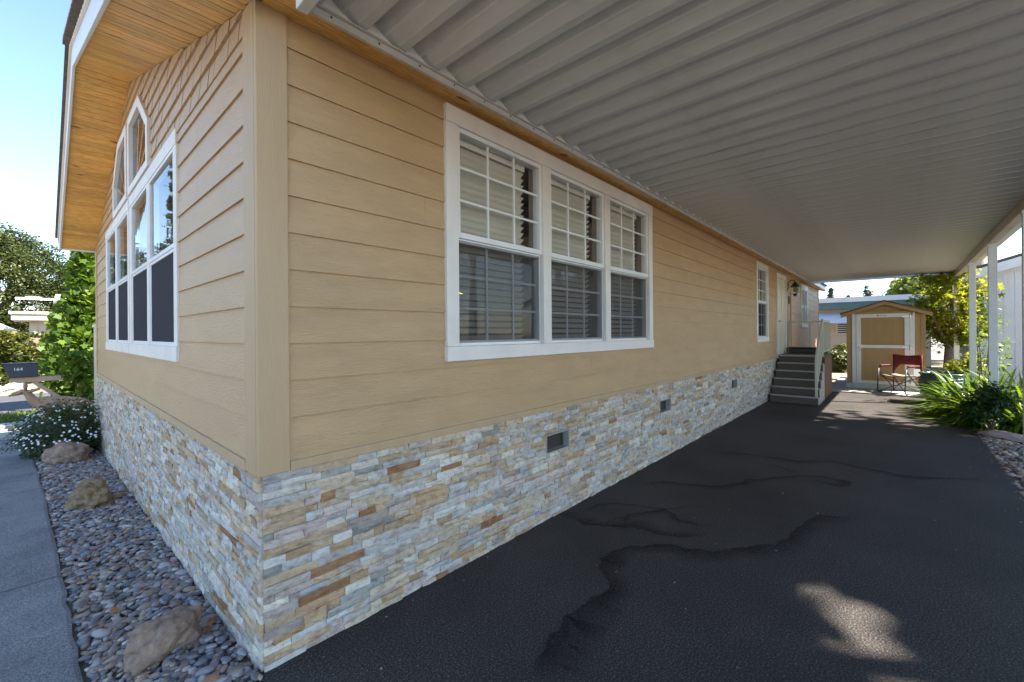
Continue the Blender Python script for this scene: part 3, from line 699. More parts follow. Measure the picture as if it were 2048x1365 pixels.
m = MB(); m.add([(-.42, -.17, 3.045), (-.42, HW/2, 4.318), (-.42, HW+.17, 3.045), (0, -.17, 3.045), (0, HW/2, 4.318), (0, HW+.17, 3.045)], [(0, 1, 4, 3), (1, 2, 5, 4)]); m.build('soffit_backing', 'dark', home)
for (y0, y1) in ((-.172, -.10), (-.097, -.0)):
    for i in range(6):
        xa, xb = .003+i*3.15, min(.0+(i+1)*3.15, HL+.4)
        m = MB(); za, zb = 3.075+.18*y0*.6, 3.075+.18*y1*.6
        vs = [(xa, y0, za), (xb, y0, za), (xb, y1, zb), (xa, y1, zb)]; vs += [(x, y, z+.018) for x, y, z in vs]
        m.add(vs, [(0, 3, 2, 1), (4, 5, 6, 7), (0, 1, 5, 4), (1, 2, 6, 5), (2, 3, 7, 6), (3, 0, 4, 7)], pc()); m.build('soffit_board', 'pine', sf)
# fascia, roof, gutter
for (xa, xb) in ((-.445, -.4205), (HL+.4205, HL+.445)):
    m = MB(); y0 = -.19
    for sd in (0, 1):
        p = [(y0, 3.06+.305*y0), (HW/2, 4.28), (HW/2, 4.50), (y0, 3.24+.305*y0)]
        if sd: p = [(HW-y, z) for y, z in p][::-1]
        m.prism(p, xa, xb, 0)
    m.build('fascia', 'vinyl', home, .004)
    m = MB()
    for sd in (0, 1):
        p = [(y0, 3.215+.305*y0), (HW/2, 4.475), (HW/2, 4.53), (y0, 3.27+.305*y0)]
        if sd: p = [(HW-y, z) for y, z in p][::-1]
        m.prism(p, xa-.018, xa-.001, 0)
    m.build('drip_trim', 'trim', home)
m = MB(); m.box(-.42, HL+.42, -.192, -.1735, 3.055, 3.2); m.build('fascia', 'vinyl', home)
m = MB(); m.box(-.42, HL+.42, HW+.1735, HW+.192, 3.0, 3.2); m.box(-.46, HL+.4, HW+.193, HW+.28, 3.12, 3.2); m.build('gutter', 'vinyl', home)
m = MB()
for sd in (0, 1):
    p = [(-.23, 3.26-.07), (HW/2, 4.52), (HW/2, 4.585), (-.23, 3.325-.07)]
    if sd: p = [(HW-y, z) for y, z in p][::-1]
    m.prism(p, -.49, HL+.48, 0)
m.build('roof', 'shingle', home)
m = MB()
for i in range(26):
    y = -.23+i*.165; z = 3.255+(y+.23)*.305
    m.box(-.51, -.43, y, y+.17, z-.012, z+.012+random.uniform(0, .008))
m.build('shingle_edge', 'shingle', home)
m = MB(); m.prism([(-.0, 3.1), (HW, 3.1), (HW/2, 4.5)], HL-.05, HL, 0); m.build('rear_gable', 'siding_y', home)

# window blinds and a lamp inside
for i, (a, b) in enumerate(big_units):
    bl = thing('window_blind', ['white slatted blind behind the window unit closest to the house corner', 'white slatted blind behind the middle unit of the triple window', 'white slatted blind behind the triple window unit closest to the door'][i], 'blind', ((a+b)/2, .1, 1.5), 'blinds in the triple window')
    sm = MB(); ca, sa = math.cos(R(38)), math.sin(R(38)); hw_ = .027; L_ = b-a-.16
    sm.add([(-L_/2, -hw_*ca, hw_*sa), (L_/2, -hw_*ca, hw_*sa), (L_/2, 0, .003), (-L_/2, 0, .003), (L_/2, hw_*ca, -hw_*sa), (-L_/2, hw_*ca, -hw_*sa)], [(0, 1, 2, 3), (3, 2, 4, 5)])
    me = sm.mesh('slat'); me.materials.append(MT['blind'])
    for k in range(28):
        o = bpy.data.objects.new('slat', me); COL.objects.link(o); o.parent = bl; o.location = (-.03, 0, 1.33-.0485*k); o.rotation_euler.x = random.uniform(-.02, .02)
    t = MB(); t.box(a+.05, b-.11, .07, .125, 2.86, 2.91); t.build('headrail', 'blind', bl)
pl = thing('pendant_lamp', 'small lit amber lamp glowing inside behind the triple window', 'lamp', (3.0, 2.2, 2.1))
t = MB(); t.lathe([(.02, .0), (.16, -.05), (.17, -.07), (.0, -.075)], (3.0, 2.2, 2.12), 16); t.build('shade', 'lamp', pl)
t = MB(); t.tube([(3.0, 2.2, 2.12), (3.0, 2.2, 3.18)], .006, 6); t.build('cord', 'black', pl)

# ---------------------------------------------------------------- carport
cp = thing('carport', 'grey ribbed metal carport roof over the driveway on white posts', 'carport', (8, -1.8, 0))
X0, X1, P = .14, 15.5, .226; Y0, Y1 = -.19, -3.42; ZR = 3.062
prof = [(0, 0), (.046, 0), (.056, .062), (.094, .064), (.150, .036), (.156, .028), (.2285, 0)]
m = MB(); vs = []
th = .0015
for (y) in (Y0, Y1):
    for (x, z) in prof: vs.append((x, y, z))
n = len(prof)
m.add(vs, [(i, n+i, n+i+1, i+1) for i in range(n-1)]); pan = m.mesh('roof_pan'); pan.materials.append(MT['pan'])
m = MB(); m.add([(.046, 0, 0), (.226, 0, 0), (.153, 0, .032), (.094, 0, .064), (.056, 0, .062)], [(0, 1, 2, 3, 4)]); m.add([(.052, -.012, .0), (.226, -.012, .0)], [])
clos = m.mesh('closure'); clos.materials.append(MT['closure'])
npan = int((X1-X0)/P)
for i in range(npan):
    o = bpy.data.objects.new('roof_pan', pan); COL.objects.link(o); o.parent = cp; o.matrix_parent_inverse = Matrix.Translation(-cp.location); o.location = (X0+i*P, 0, ZR)
    md = o.modifiers.new('thickness', 'SOLIDIFY'); md.thickness = .002; md.offset = 1
    o = bpy.data.objects.new('closure', clos); COL.objects.link(o); o.parent = cp; o.matrix_parent_inverse = Matrix.Translation(-cp.location); o.location = (X0+i*P, -.215, ZR)
m = MB(); m.box(X0-.02, X1, -.215, -.197, 3.02, 3.066); m.box(X0-.02, X1, -.235, -.2151, 3.052, 3.058); m.build('flashing', 'pantrim', cp)
m = MB()
for i in range(60): m.tube([(X0+.1+i*.25, -.212, 3.04), (X0+.1+i*.25, -.219, 3.04)], .005, 6)
m.build('screws', 'black', cp)
m = MB(); m.box(X0-.055, X0-.004, -3.44, -.20, 3.0, 3.16); m.build('front_fascia', 'post', cp, .004)
m = MB(); m.box(X1+.001, X1+.05, -3.44, -.20, 3.03, 3.16); m.build('rear_fascia', 'beam', cp, .004)
m = MB(); m.box(X0, X1, -3.36, -3.26, 2.935, 3.06); m.build('beam', 'beam', cp, .004)
m = MB(); m.box(X0-.05, X1+.05, -3.52, -3.425, 3.03, 3.16); m.build('gutter', 'post', cp, .006)
for x in (1.9, 4.45, 7.0, 9.58, 12.15, 15.4):
    m = MB(); y = -3.31
    m.box(x-.038, x+.038, y-.05, y-.035, 0, 2.934); m.box(x-.038, x-.025, y-.0349, y+.05, 0, 2.934); m.box(x+.025, x+.038, y-.0349, y+.05, 0, 2.934); m.box(x-.0249, x-.014, y+.035, y+.05, 0, 2.934); m.box(x+.014, x+.0249, y+.035, y+.05, 0, 2.934)
    p = m.build('post', 'post', cp, .003)
    m = MB(); m.box(x-.055, x+.055, y-.058, y+.058, 2.89, 2.933); m.build('bracket', 'post', p)

# ---------------------------------------------------------------- entry stairs
st = thing('entry_stairs', 'carpeted porch stairs with landing and pale green metal railing at the side door', 'stairs', (10.9, -.5, 0))
NR = 6; rise = .165; run = .20; XB = 10.2; YA, YB = -.06, -.93
for k in range(NR-1):
    x = XB+run*k; z = rise*(k+1)
    m = MB(); m.box(x, x+run-.002, YB, YA, z-rise+.002 if k else 0, z-.022); m.build('riser', 'stepc', st)
    m = MB(); m.box(x-.025, x+run-.003, YB-.01, YA, z-.021, z); s_ = m.build('tread', 'stepc', st)
    m = MB(); m.box(x-.032, x+.02, YB-.012, YA+.001, z-.024, z+.004); m.build('nosing', 'nosing', s_, .003)
XL = XB+run*5; ZL = rise*6
m = MB(); m.box(XL, XL+1.35, YB, YA+.02, ZL-.05, ZL); m.build('landing', 'stepc', st)
m = MB(); m.box(XL-.03, XL+.02, YB-.005, YA, ZL-.03, ZL+.004); m.build('nosing', 'nosing', st, .003)
m = MB(); m.box(XL+.01, XL+.03, YB+.02, YA, 0, ZL-.051); m.build('riser', 'stepc', st)
m = MB()
for k in range(5): m.prism([(XB+run*k+.005, 0), (XB+run*(k+1), 0), (XB+run*(k+1), rise*(k+1)-.025), (XB+run*k+.005, rise*(k+1)-.025)], YB-.012, YB-.001, 1)
m.build('stringer', 'nosing', st)
for i in range(9):
    m = MB(); x = XL+.02+i*.148; m.box(x, x+.142, YB-.018, YB-.002, 0.02, ZL-.052); m.build('side_board', 'brownwood', st)
def rail(pts, zt, posts):
    r_ = thing('railing', '', ''); r_.parent = st; r_.matrix_parent_inverse = Matrix.Translation(-st.location)
    return r_
ry = YB+.03
rl = thing('railing', '', ''); rl.parent = st; rl.location = (-10.9, .5, 0)
def rbar(pts, name='rail', w=.02, h=.025):
    m = MB()
    for a, b in zip(pts, pts[1:]):
        a, b = Vector(a), Vector(b); d = (b-a).normalized(); sd = d.cross(Vector((0, 0, 1)))
        if sd.length < .01: sd = Vector((1, 0, 0))
        sd.normalize(); un = sd.cross(d); vs = []
        for p in (a, b):
            for s1, s2 in ((-1, -1), (1, -1), (1, 1), (-1, 1)): vs.append(tuple(p+sd*s1*w+un*s2*h))
        m.add(vs, [(3, 2, 1, 0), (4, 5, 6, 7), (0, 1, 5, 4), (1, 2, 6, 5), (2, 3, 7, 6), (3, 0, 4, 7)])
    o = m.build(name, 'rail'); o.parent = rl; return o
topz = ZL+.80
rbar([(XB+.02, ry, rise+.80), (XL+.02, ry, topz)]); rbar([(XB+.04, ry, rise+.16), (XL+.02, ry, ZL+.10)], w=.012, h=.012)
rbar([(XB+.04, ry, rise+.002), (XB+.04, ry, rise+.80)], 'post', .022, .022); rbar([(XL+.05, ry, ZL+.002), (XL+.05, ry, topz+.03)], 'post', .022, .022)
for i in range(1, 8):
    t_ = i/8; x = XB+.04+(XL-XB)*t_; zb_ = rise+.16+(ZL+.10-rise-.16)*t_; zt_ = rise+.80+(topz-rise-.80)*t_
    rbar([(x, ry, zb_), (x, ry, zt_-.02)], 'baluster', .009, .009)
rbar([(XL+.075, ry, topz), (XL+1.33, ry, topz)]); rbar([(XL+.075, ry, ZL+.09), (XL+1.33, ry, ZL+.09)], w=.012, h=.012)
for i in range(11): x = XL+.13+i*.113; rbar([(x, ry, ZL+.10), (x, ry, topz-.03)], 'baluster', .009, .009)
xf = XL+1.32
rbar([(xf, ry+.03, topz), (xf, -.05, topz)]); rbar([(xf, ry+.03, ZL+.09), (xf, -.05, ZL+.09)], w=.012, h=.012)
for y in (ry, -.5, -.06): rbar([(xf, y, ZL), (xf, y, topz-.03)], 'post', .022, .022)
bn = thing('storage_bin', 'low black bin lying on the stair landing by the door', 'bin', (12.3, -.45, ZL))
m = MB(); m.box(12.12, 12.48, -.80, -.10, ZL+.001, ZL+.13); m.build('body', 'black', bn, .02)
m = MB(); m.box(12.10, 12.50, -.82, -.08, ZL+.1305, ZL+.155); m.build('lid', 'dark', bn, .008)
wl = thing('wall_lantern', 'black curved-arm lantern with clear glass on the wall above the door', 'lantern', (12.33, -.03, 2.7))
m = MB(); m.tube([(12.33, -.0, 2.62), (12.33, -.03, 2.62)], .05, 12); m.build('backplate', 'black', wl)
m = MB(); m.tube([(12.33, -.03, 2.60), (12.33, -.07, 2.66), (12.33, -.07, 2.80), (12.33, -.13, 2.87), (12.33, -.2, 2.86), (12.33, -.22, 2.79)], .012, 8); m.build('arm', 'black', wl, smooth=True)
m = MB(); m.lathe([(.0, .14), (.03, .12), (.10, .02), (.10, .0), (.0, .0)], (12.33, -.22, 2.68), 16); m.build('cap', 'black', wl, smooth=True)
m = MB(); m.lathe([(.085, 0), (.075, -.16), (.04, -.17)], (12.33, -.22, 2.68), 12); m.build('glass', 'glass', wl)
m = MB(); m.lathe([(.0, .02), (.06, .0), (.02, -.06), (.0, -.07)], (12.33, -.22, 2.51), 12); m.build('finial', 'black', wl)

# ---------------------------------------------------------------- shed
sx = 13.9; sh = thing('storage_shed', 'small tan gabled shed with white trimmed door at the end of the driveway', 'shed', (sx+1.1, -1.9, .035))
ya, yb, ym = -2.70, -1.13, -1.915
m = MB(); m.box(sx, sx+2.2, ya, yb, .035, .16); m.build('base', 'galv', sh)
m = MB(); m.prism([(ya+.02, .161), (yb-.02, .161), (yb-.02, 1.98), (ym, 2.24), (ya+.02, 1.98)], sx+.01, sx+2.18, 0); bd = m.build('wall', 'shedtan', sh)
for (a, b) in ((ya+.02, -2.595), (-2.585, -2.49), (-1.345, -1.245), (-1.235, yb-.02)):
    m = MB(); m.box(sx-.006, sx+.009, a, b, .162, 1.955); m.build('siding_panel', 'shedtan', bd)
m = MB()
for s_ in (1, -1):
    p = [(ym, 2.30), (ym+s_*.90, 1.985), (ym+s_*.90, 2.02), (ym, 2.335)]
    m.prism(p if s_ > 0 else p[::-1], sx-.14, sx+2.3, 0)
m.build('roof', 'shedroof', sh)
m = MB()
for s_ in (1, -1):
    p = [(ym, 2.215), (ym+s_*.885, 1.90), (ym+s_*.885, 1.984), (ym, 2.299)]
    m.prism(p if s_ > 0 else p[::-1], sx-.13, sx-.10, 0)
m.build('rake_board', 'shedtan', sh)
m = MB(); m.box(sx-.03, sx+.0, ya+.25, yb-.22, 1.93, 2.05); m.prism([(ym-.32, 2.08), (ym+.32, 2.08), (ym, 2.19)], sx-.012, sx-.001, 0); m.build('gable_vent', 'shedtan', sh)
for (a, b) in ((-1.345, -1.262), (-2.485, -2.395)):
    m = MB(); m.box(sx-.02, sx+.005, a-.0, b+.0, .165, 2.0); m.build('door_casing', 'vinyl', sh, .003)
dr = MB(); dr.box(sx-.012, sx+.008, -2.39, -1.35, .17, 1.985); dd = dr.build('door', 'shedtan', sh)
m = MB()
for (a, b, c, d) in ((-2.39, -2.295, .17, 1.985), (-1.445, -1.35, .17, 1.985), (-2.294, -1.446, 1.89, 1.985), (-2.294, -1.446, 1.10, 1.18), (-2.294, -1.446, .17, .25)): m.box(sx-.032, sx-.0125, a, b, c, d)
m.build('door_frame', 'vinyl', dd, .003)
for z in (1.9, 1.13, .28):
    m = MB(); m.box(sx-.042, sx-.033, -2.46, -2.25, z-.02, z+.02); m.tube([(sx-.04, -2.395, z-.06), (sx-.04, -2.395, z+.06)], .014, 8); m.build('hinge', 'metal', dd)
m = MB(); m.tube([(sx-.04, -1.40, 1.14), (sx-.07, -1.40, 1.14), (sx-.08, -1.42, 1.02)], .014, 8); m.box(sx-.04, sx-.033, -1.43, -1.37, 1.08, 1.19); m.build('handle', 'metal', dd)
m = MB(); m.box(sx-.037, sx-.0325, -2.0, -1.76, 1.91, 1.965); pl_ = m.build('maker_plate', 'numwhite', dd)
def text(body, size, mat, parent, loc, rot, name='lettering', ext=.001):
    cu = bpy.data.curves.new(name, 'FONT'); cu.body = body; cu.size = size; cu.extrude = ext; cu.align_x = 'CENTER'; cu.align_y = 'CENTER'
    to = bpy.data.objects.new('tmp', cu); COL.objects.link(to); bpy.context.view_layer.update()
    me = bpy.data.meshes.new_from_object(to.evaluated_get(bpy.context.evaluated_depsgraph_get())); bpy.data.objects.remove(to)
    me.materials.clear(); me.materials.append(MT[mat]); o = bpy.data.objects.new(name, me); COL.objects.link(o); o.matrix_world = Matrix.Translation(loc) @ rot.to_4x4()
    if parent is not None:
        mw = o.matrix_world.copy(); o.parent = parent; bpy.context.view_layer.update(); o.matrix_world = mw
    return o
rotmX = Matrix(((0, 0, -1), (-1, 0, 0), (0, 1, 0)))   # text facing -X, reading towards -Y
text('TUFF SHED', .036, 'textblack', pl_, (sx-.0385, -1.885, 1.938), rotmX)
m = MB(); m.box(sx-.0385, sx-.0371, -1.80, -1.77, 1.92, 1.955); m.build('red_mark', 'red', pl_)

# ---------------------------------------------------------------- folding chair
ch = thing('camping_chair', 'folding camping chair with red canvas back and black frame before the shed', 'chair', (13.25, -2.25, .035))
def chair():
    Lm = Matrix.Translation((13.3, -2.22, .036)) @ Matrix.Rotation(R(152), 4, 'Z')     # local +x forward, y left
    def T(p): return tuple(Lm @ Vector(p))
    for s_ in (1, -1):
        y = .28*s_
        m = MB(); m.tube([T(p) for p in ((-.22, y, .02), (-.30, y, .035), (.30, y, .52), (.33, y, .60), (.25, y, .645), (-.16, y, .645))], .012, 8); m.build('side_frame', 'black', ch, smooth=True)
        m = MB(); m.tube([T(p) for p in ((.36, y, .30), (.33, y, .60))], .011, 8); m.tube([T(p) for p in ((.22, y, .02), (.34, y, .02), (.38, y, .08), (.33, y, .60))], .012, 8); m.build('leg', 'black', ch, smooth=True)
        m = MB(); m.tube([T(p) for p in ((-.22, y*.98, .02), (-.26, y*.98, .92))], .012, 8); m.build('back_post', 'black', ch, smooth=True)
        m = MB()
        a = [T(p) for p in ((-.14, y-.03, .655), (.27, y-.03, .655), (.27, y+.03, .655), (-.14, y+.03, .655), (-.14, y-.03, .68), (.27, y-.03, .68), (.27, y+.03, .68), (-.14, y+.03, .68))]
        m.add(a, [(0, 3, 2, 1), (4, 5, 6, 7), (0, 1, 5, 4), (1, 2, 6, 5), (2, 3, 7, 6), (3, 0, 4, 7)]); m.build('armrest', 'redcloth', ch, .008)
    m = MB(); m.tube([T((.34, -.28, .03)), T((-.2, .28, .40))], .01, 6); m.tube([T((.34, .28, .03)), T((-.2, -.28, .40))], .01, 6); m.tube([T((-.22, -.28, .03)), T((.28, .28, .42))], .01, 6); m.tube([T((-.22, .28, .03)), T((.28, -.28, .42))], .01, 6); m.build('cross_brace', 'black', ch)
    m = MB(); n = 6; vs = []
    for i in range(n+1):
        for j in range(n+1): vs.append(T((-.24+.52*i/n, -.27+.54*j/n, .43-.03*math.sin(math.pi*j/n)-.02*math.sin(math.pi*i/n))))
    m.add(vs, [(i*(n+1)+j, i*(n+1)+j+1, (i+1)*(n+1)+j+1, (i+1)*(n+1)+j) for i in range(n) for j in range(n)]); o = m.build('seat', 'creamcloth', ch, smooth=True); md = o.modifiers.new('t', 'SOLIDIFY'); md.thickness = .02
    m = MB(); vs = []
    pat = [(-.30, .94, .60), (.30, .94, .60)]
    cols_ = 12
    for j in range(cols_+1):
        u = -1+2*j/cols_; zt_ = .90+.03*abs(u); zb_ = .68-.22*max(0, abs(u)-.55)/.45
        for k in range(4):
            z = zt_+(zb_-zt_)*k/3; vs.append(T((-.255-.02*(1-u*u)-.015*(z-.6), u*.295, z)))
    m.add(vs, [(j*4+k, (j+1)*4+k, (j+1)*4+k+1, j*4+k+1) for j in range(cols_) for k in range(3)]); o = m.build('backrest', 'redcloth', ch, smooth=True); md = o.modifiers.new('t', 'SOLIDIFY'); md.thickness = .018
    m = MB(); a = [T(p) for p in ((-.13, .31, .44), (.12, .31, .44), (.12, .31, .60), (-.13, .31, .60), (-.13, .315, .44), (.12, .315, .44), (.12, .315, .60), (-.13, .315, .60))]
    m.add(a, [(0, 3, 2, 1), (4, 5, 6, 7), (0, 1, 5, 4), (1, 2, 6, 5), (2, 3, 7, 6), (3, 0, 4, 7)]); m.build('side_pocket', 'greycloth', ch)
chair()

# ---------------------------------------------------------------- pot, plants, rocks
pt = thing('planter_pot', 'large ribbed dark green glazed pot at the driveway edge', 'planter', (12.1, -2.88, 0))
pr = [(.0, .0), (.24, .0)]
for i in range(45):
    z = .01+.60*i/44; r_ = .24+.15*math.sin(min(1, z/.46)*math.pi*.5)-.05*max(0, (z-.46)/.15)**1.5; pr.append((r_+.010*math.sin(z*2*math.pi/.058), z))
pr += [(.375, .615), (.385, .64), (.36, .655), (.335, .64), (.33, .58)]
m = MB(); m.lathe(pr, (12.1, -2.88, 0), 40); m.build('body', 'glaze', pt, smooth=True)
m = MB(); m.lathe([(.333, .585), (.0, .59)], (12.1, -2.88, 0), 20); m.build('soil', 'potsoil', pt)
def strap_plant(label, c, n, L_, spread, mat='agap', yel=0, lean=(0, 0)):
    t = thing('agapanthus', label, 'plant', (c[0], c[1], c[2]), 'strap leaved plants by the driveway')
    V = []; C = []; Y = []
    for i in range(n):
        az = random.uniform(0, 6.283); el = random.uniform(.35, 1.45); l_ = L_*random.uniform(.65, 1.1); w_ = random.uniform(.017, .029)
        b = Vector((c[0]+math.cos(az)*spread*random.random(), c[1]+math.sin(az)*spread*random.random(), c[2])); d = Vector((math.cos(az)*math.cos(el)+lean[0], math.sin(az)*math.cos(el)+lean[1], math.sin(el))).normalized()
        sd = d.cross(Vector((0, 0, 1))).normalized(); p = b.copy(); pv = None; sg = 8; cv = random.random()
        for k in range(sg+1):
            ww = w_*(1 if k < sg*.6 else 1-((k-sg*.6)/(sg*.4))**1.6*.95)*(.6+.4*min(1, k/2))
            cur = (p-sd*ww, p+Vector((0, 0, -ww*.35)), p+sd*ww)
            if pv:
                for q in ((pv[0], pv[1], cur[1], cur[0]), (pv[1], pv[2], cur[2], cur[1])):
                    (Y if i < yel else V).append([tuple(z) for z in q]);
                    if i >= yel: C.append(cv)
            pv = cur; d = (d+Vector((0, 0, -.17-.05*math.cos(el)))).normalized(); p = p+d*l_/sg
            if p.z < .03: p.z = .03
    np_mesh('foliage', np.array(V).reshape(-1, 3), 0, 4, np.array(C), mat, t)
    for k in range(yel): np_mesh('yellowed_blade', np.array(Y[k*16:(k+1)*16]).reshape(-1, 3), 0, 4, np.zeros(16), 'yellow', t)
strap_plant('agapanthus clump of arching strap leaves in front of the green pot', (10.75, -3.10, 0), 190, .95, .2, yel=3)
strap_plant('agapanthus clump of upright leaves around the carport post', (9.95, -3.30, 0), 240, 1.05, .25)
strap_plant('lush agapanthus clump against the white house wall', (10.6, -3.75, 0), 220, 1.15, .3)
strap_plant('agapanthus clump spilling over the gravel behind the dark shrub', (9.45, -3.70, 0), 220, 1.0, .3)
def bush(name, label, cat, center, radii, k, cr, n, leaf, mat, base, shape='oval', stems=7, group=None, upb=.5):
    t = thing(name, label, cat, base, group)
    p, cc, idx = clumps(center, radii, k, cr, n, .45); lo = base[2]+.02; p[:, 2] = np.maximum(p[:, 2], lo+rng.uniform(0, .1, len(p)))
    out = (p-np.array(center))/np.array(radii); out /= np.linalg.norm(out, axis=1)[:, None]+1e-6
    tone = rng.uniform(0, 1, k); leaves('foliage', p, leaf, mat, t, shape, np.clip(.4*tone[idx]+.6*rng.uniform(0, 1, n), 0, 1), upb, outward=out*.6)
    m = MB()
    for i in range(stems):
        e = Vector(cc[i % k]); b = Vector(base)+Vector((random.uniform(-.08, .08), random.uniform(-.08, .08), -.03)); m.tube([b, b.lerp(e, .5)+Vector((0, 0, .05)), e], [.016, .011, .004], 6)
    m.build('stems', 'bark', t); return t
bush('nandina_shrub', 'dark green leafy shrub at the driveway edge beside a rose stone', 'shrub', (9.05, -3.2, .40), (.28, .28, .42), 26, .14, 2400, .036, 'darkshrub', (9.05, -3.22, 0), 'diamond')
bush('trailing_shrub', 'thin climbing shrub with sprays reaching over the white wall', 'shrub', (12.6, -3.55, 1.25), (.5, .3, 1.1), 40, .2, 500, .045, 'agap', (12.5, -3.5, 0), 'diamond', 12)
bush('fern_shrub', 'low leafy shrub growing beside the green pot', 'shrub', (13.3, -3.25, .5), (.45, .35, .5), 30, .18, 1700, .05, 'maple', (13.1, -3.2, 0), 'diamond', 9)
STRIP = [((9.6, -1.8, 0), .3), ((9.9, -2.3, 0), .3), ((10.1, -2.8, 0), .28), ((9.5, -2.7, 0), .2), ((10.4, -2.2, 0), .25), ((10.0, -1.5, 0), .3)]
tree('maple_tree', 'small bright yellow-green maple tree beside the shed', 'tree', (15.7, -3.15, 0), (15.8, -3.2, 2.2), (1.1, .75, 1.25), 60, .4, 4600, .07, 'maple', .11, 'bark', 'star', limbs=14, holes=STRIP)
tree('pale_trunk_tree', 'tall tree with a thick pale trunk behind the shed', 'tree', (18.2, -3.6, 0), (18.6, -4.4, 9.5), (3, 3, 3), 50, .9, 6000, .16, 'roundtree', .30, 'palebark', 'oval')
tree('bright_round_tree', 'dense rounded bright green tree behind the shed roof', 'tree', (30, -4.2, 0), (30, -3.9, 3.1), (3.6, 2.5, 2.1), 120, .55, 16000, .11, 'roundtree', .2, 'bark', 'oval')
bush('boxwood_shrub', 'round clipped green shrub beside the cream building', 'shrub', (20.2, -.4, .45), (.75, .75, .55), 30, .25, 3500, .05, 'hedge', (20.2, -.4, 0))
def rock(name, label, c, rad, mat, seed, rough=.22, rot=0, cat='boulder', group=None):
    V, F = ico(5); o_ = Vector((seed*3.1, seed*7.7, seed*1.3)); vs = []
    for v in V:
        v = Vector(v); d = 1+rough*mnoise.noise(v*1.2+o_)+rough*.55*mnoise.noise(v*2.9+o_)+rough*.22*mnoise.noise(v*8+o_)+rough*.09*mnoise.noise(v*20+o_)
        cell = mnoise.cell(v*1.7+o_)*rough*.18; v = v*(d+cell*.3); w = Vector((v.x*rad[0], v.y*rad[1], v.z*rad[2])); w.rotate(Matrix.Rotation(rot, 3, 'Z')); vs.append((w.x+c[0], w.y+c[1], w.z+c[2]))
    m = MB(); m.add(vs, F); o = m.build(name, mat, smooth=True); return tag(o, label, cat, group)
rock('boulder', 'large smooth brown boulder on the pebbles beside the stone corner', (-.265, .56, .025), (.10, .165, .115), 'boulder', 1, .34, R(-62))
rock('boulder', 'pitted yellowish brown boulder in the middle of the pebble bed', (-.33, 3.95, -.10), (.16, .21, .15), 'boulder2', 4, .45, R(15))
rock('boulder', 'rounded reddish brown boulder beside the white daisy bush', (-.40, 6.9, -.2), (.22, .25, .20), 'boulder', 7, .32, R(40))
rock('small_rock', 'small flat tan rock next to the pitted boulder', (-.12, 4.0, -.155), (.07, .09, .03), 'boulder2', 9, .25, 0, 'rock')
rock('flat_stone', 'flat rose coloured stone under the dark shrub', (8.55, -3.33, .03), (.28, .17, .06), 'rosestone', 11, .2, R(60), 'stone')
# a few fallen leaves
for i, (x, y) in enumerate(((-.08, .56), (-.10, .50), (-.06, .62), (-.47, 2.2), (-.3, 2.9), (-.52, 4.2), (-.15, 1.3), (-.4, 1.15), (-.2, 5.2))):
    o = leaves('fallen_leaf', np.array([[x, y, gz(x, y)+.035]]), .026 if i < 3 else .018, 'rust', None, 'lobed', np.array([random.random()]), 2)
    tag(o, 'dry rust coloured leaf fallen on the pebble bed', 'leaf', 'fallen leaves on the pebbles')

# ---------------------------------------------------------------- neighbours on the right
nh = thing('white_house', 'white panelled neighbouring house with low gable beyond the carport posts', 'house', (18, -7, 0))
nx = 16.5
m = MB(); m.prism([(-12, .05), (-3.80, .05), (-3.80, 2.99), (-7.8, 4.30), (-12, 2.99)], nx, nx+9, 0); wh = m.build('wall', 'white', nh)
m = MB(); m.box(nx-.035, nx-.001, -4.04, -3.77, .05, 2.89); m.build('corner_board', 'white', nh, .004)
m = MB(); m.box(nx-.03, nx-.001, -12, -4.041, 1.20, 1.30); m.build('belt_rail', 'white', nh, .004)
y = -4.05
while y > -11.5:
    m = MB(); m.box(nx-.018, nx-.001, y-.385, y, .08, 1.197); m.build('panel', 'white', wh, .004); y -= .402
y = -4.05; k = 0
while y > -11.5:
    zt = 2.87+.31*min(abs(y+3.80)+.0, 4.1); m = MB(); m.box(nx-.013, nx-.001, y-.197, y, 1.303, zt); m.build('upper_panel', 'white', wh, .003); y -= .2015; k += 1
m = MB()
for s_ in (0, 1):
    p = [(-3.48, 2.85), (-7.8, 4.265), (-7.8, 4.51), (-3.48, 3.09)]
    if s_: p = [(-15.6-y_, z_) for y_, z_ in p][::-1]
    m.prism(p, nx-.34, nx-.30, 0)
m.build('fascia', 'white', nh)
m = MB()
for s_ in (0, 1):
    p = [(-3.43, 3.095), (-7.8, 4.515), (-7.8, 4.57), (-3.43, 3.15)]
    if s_: p = [(-15.6-y_, z_) for y_, z_ in p][::-1]
    m.prism(p, nx-.36, nx+9.3, 0)
m.build('roof', 'shingle', nh)
m = MB()
for s_ in (0, 1):
    p = [(-3.48, 2.95), (-7.8, 4.365), (-7.8, 4.40), (-3.48, 2.985)]
    if s_: p = [(-15.6-y_, z_) for y_, z_ in p][::-1]
    m.prism(p, nx-.30, nx+9.2, 0)
m.build('soffit', 'white', nh)
pr_ = thing('porch_railing', 'white picket railing of the neighbouring porch', 'railing', (11, -6.4, 0))
m = MB(); m.box(8.6, 13.6, -6.43, -6.37, .95, 1.0); m.box(8.6, 13.6, -6.42, -6.38, .2, .25); m.build('rail', 'white', pr_)
for i in range(36): m = MB(); x = 8.65+i*.14; m.box(x-.02, x+.02, -6.415, -6.385, .251, .949); m.build('picket', 'white', pr_)
for x in (8.55, 11.1, 13.6): m = MB(); m.box(x-.05, x+.05, -6.45, -6.35, 0, 1.05); m.build('post', 'white', pr_)

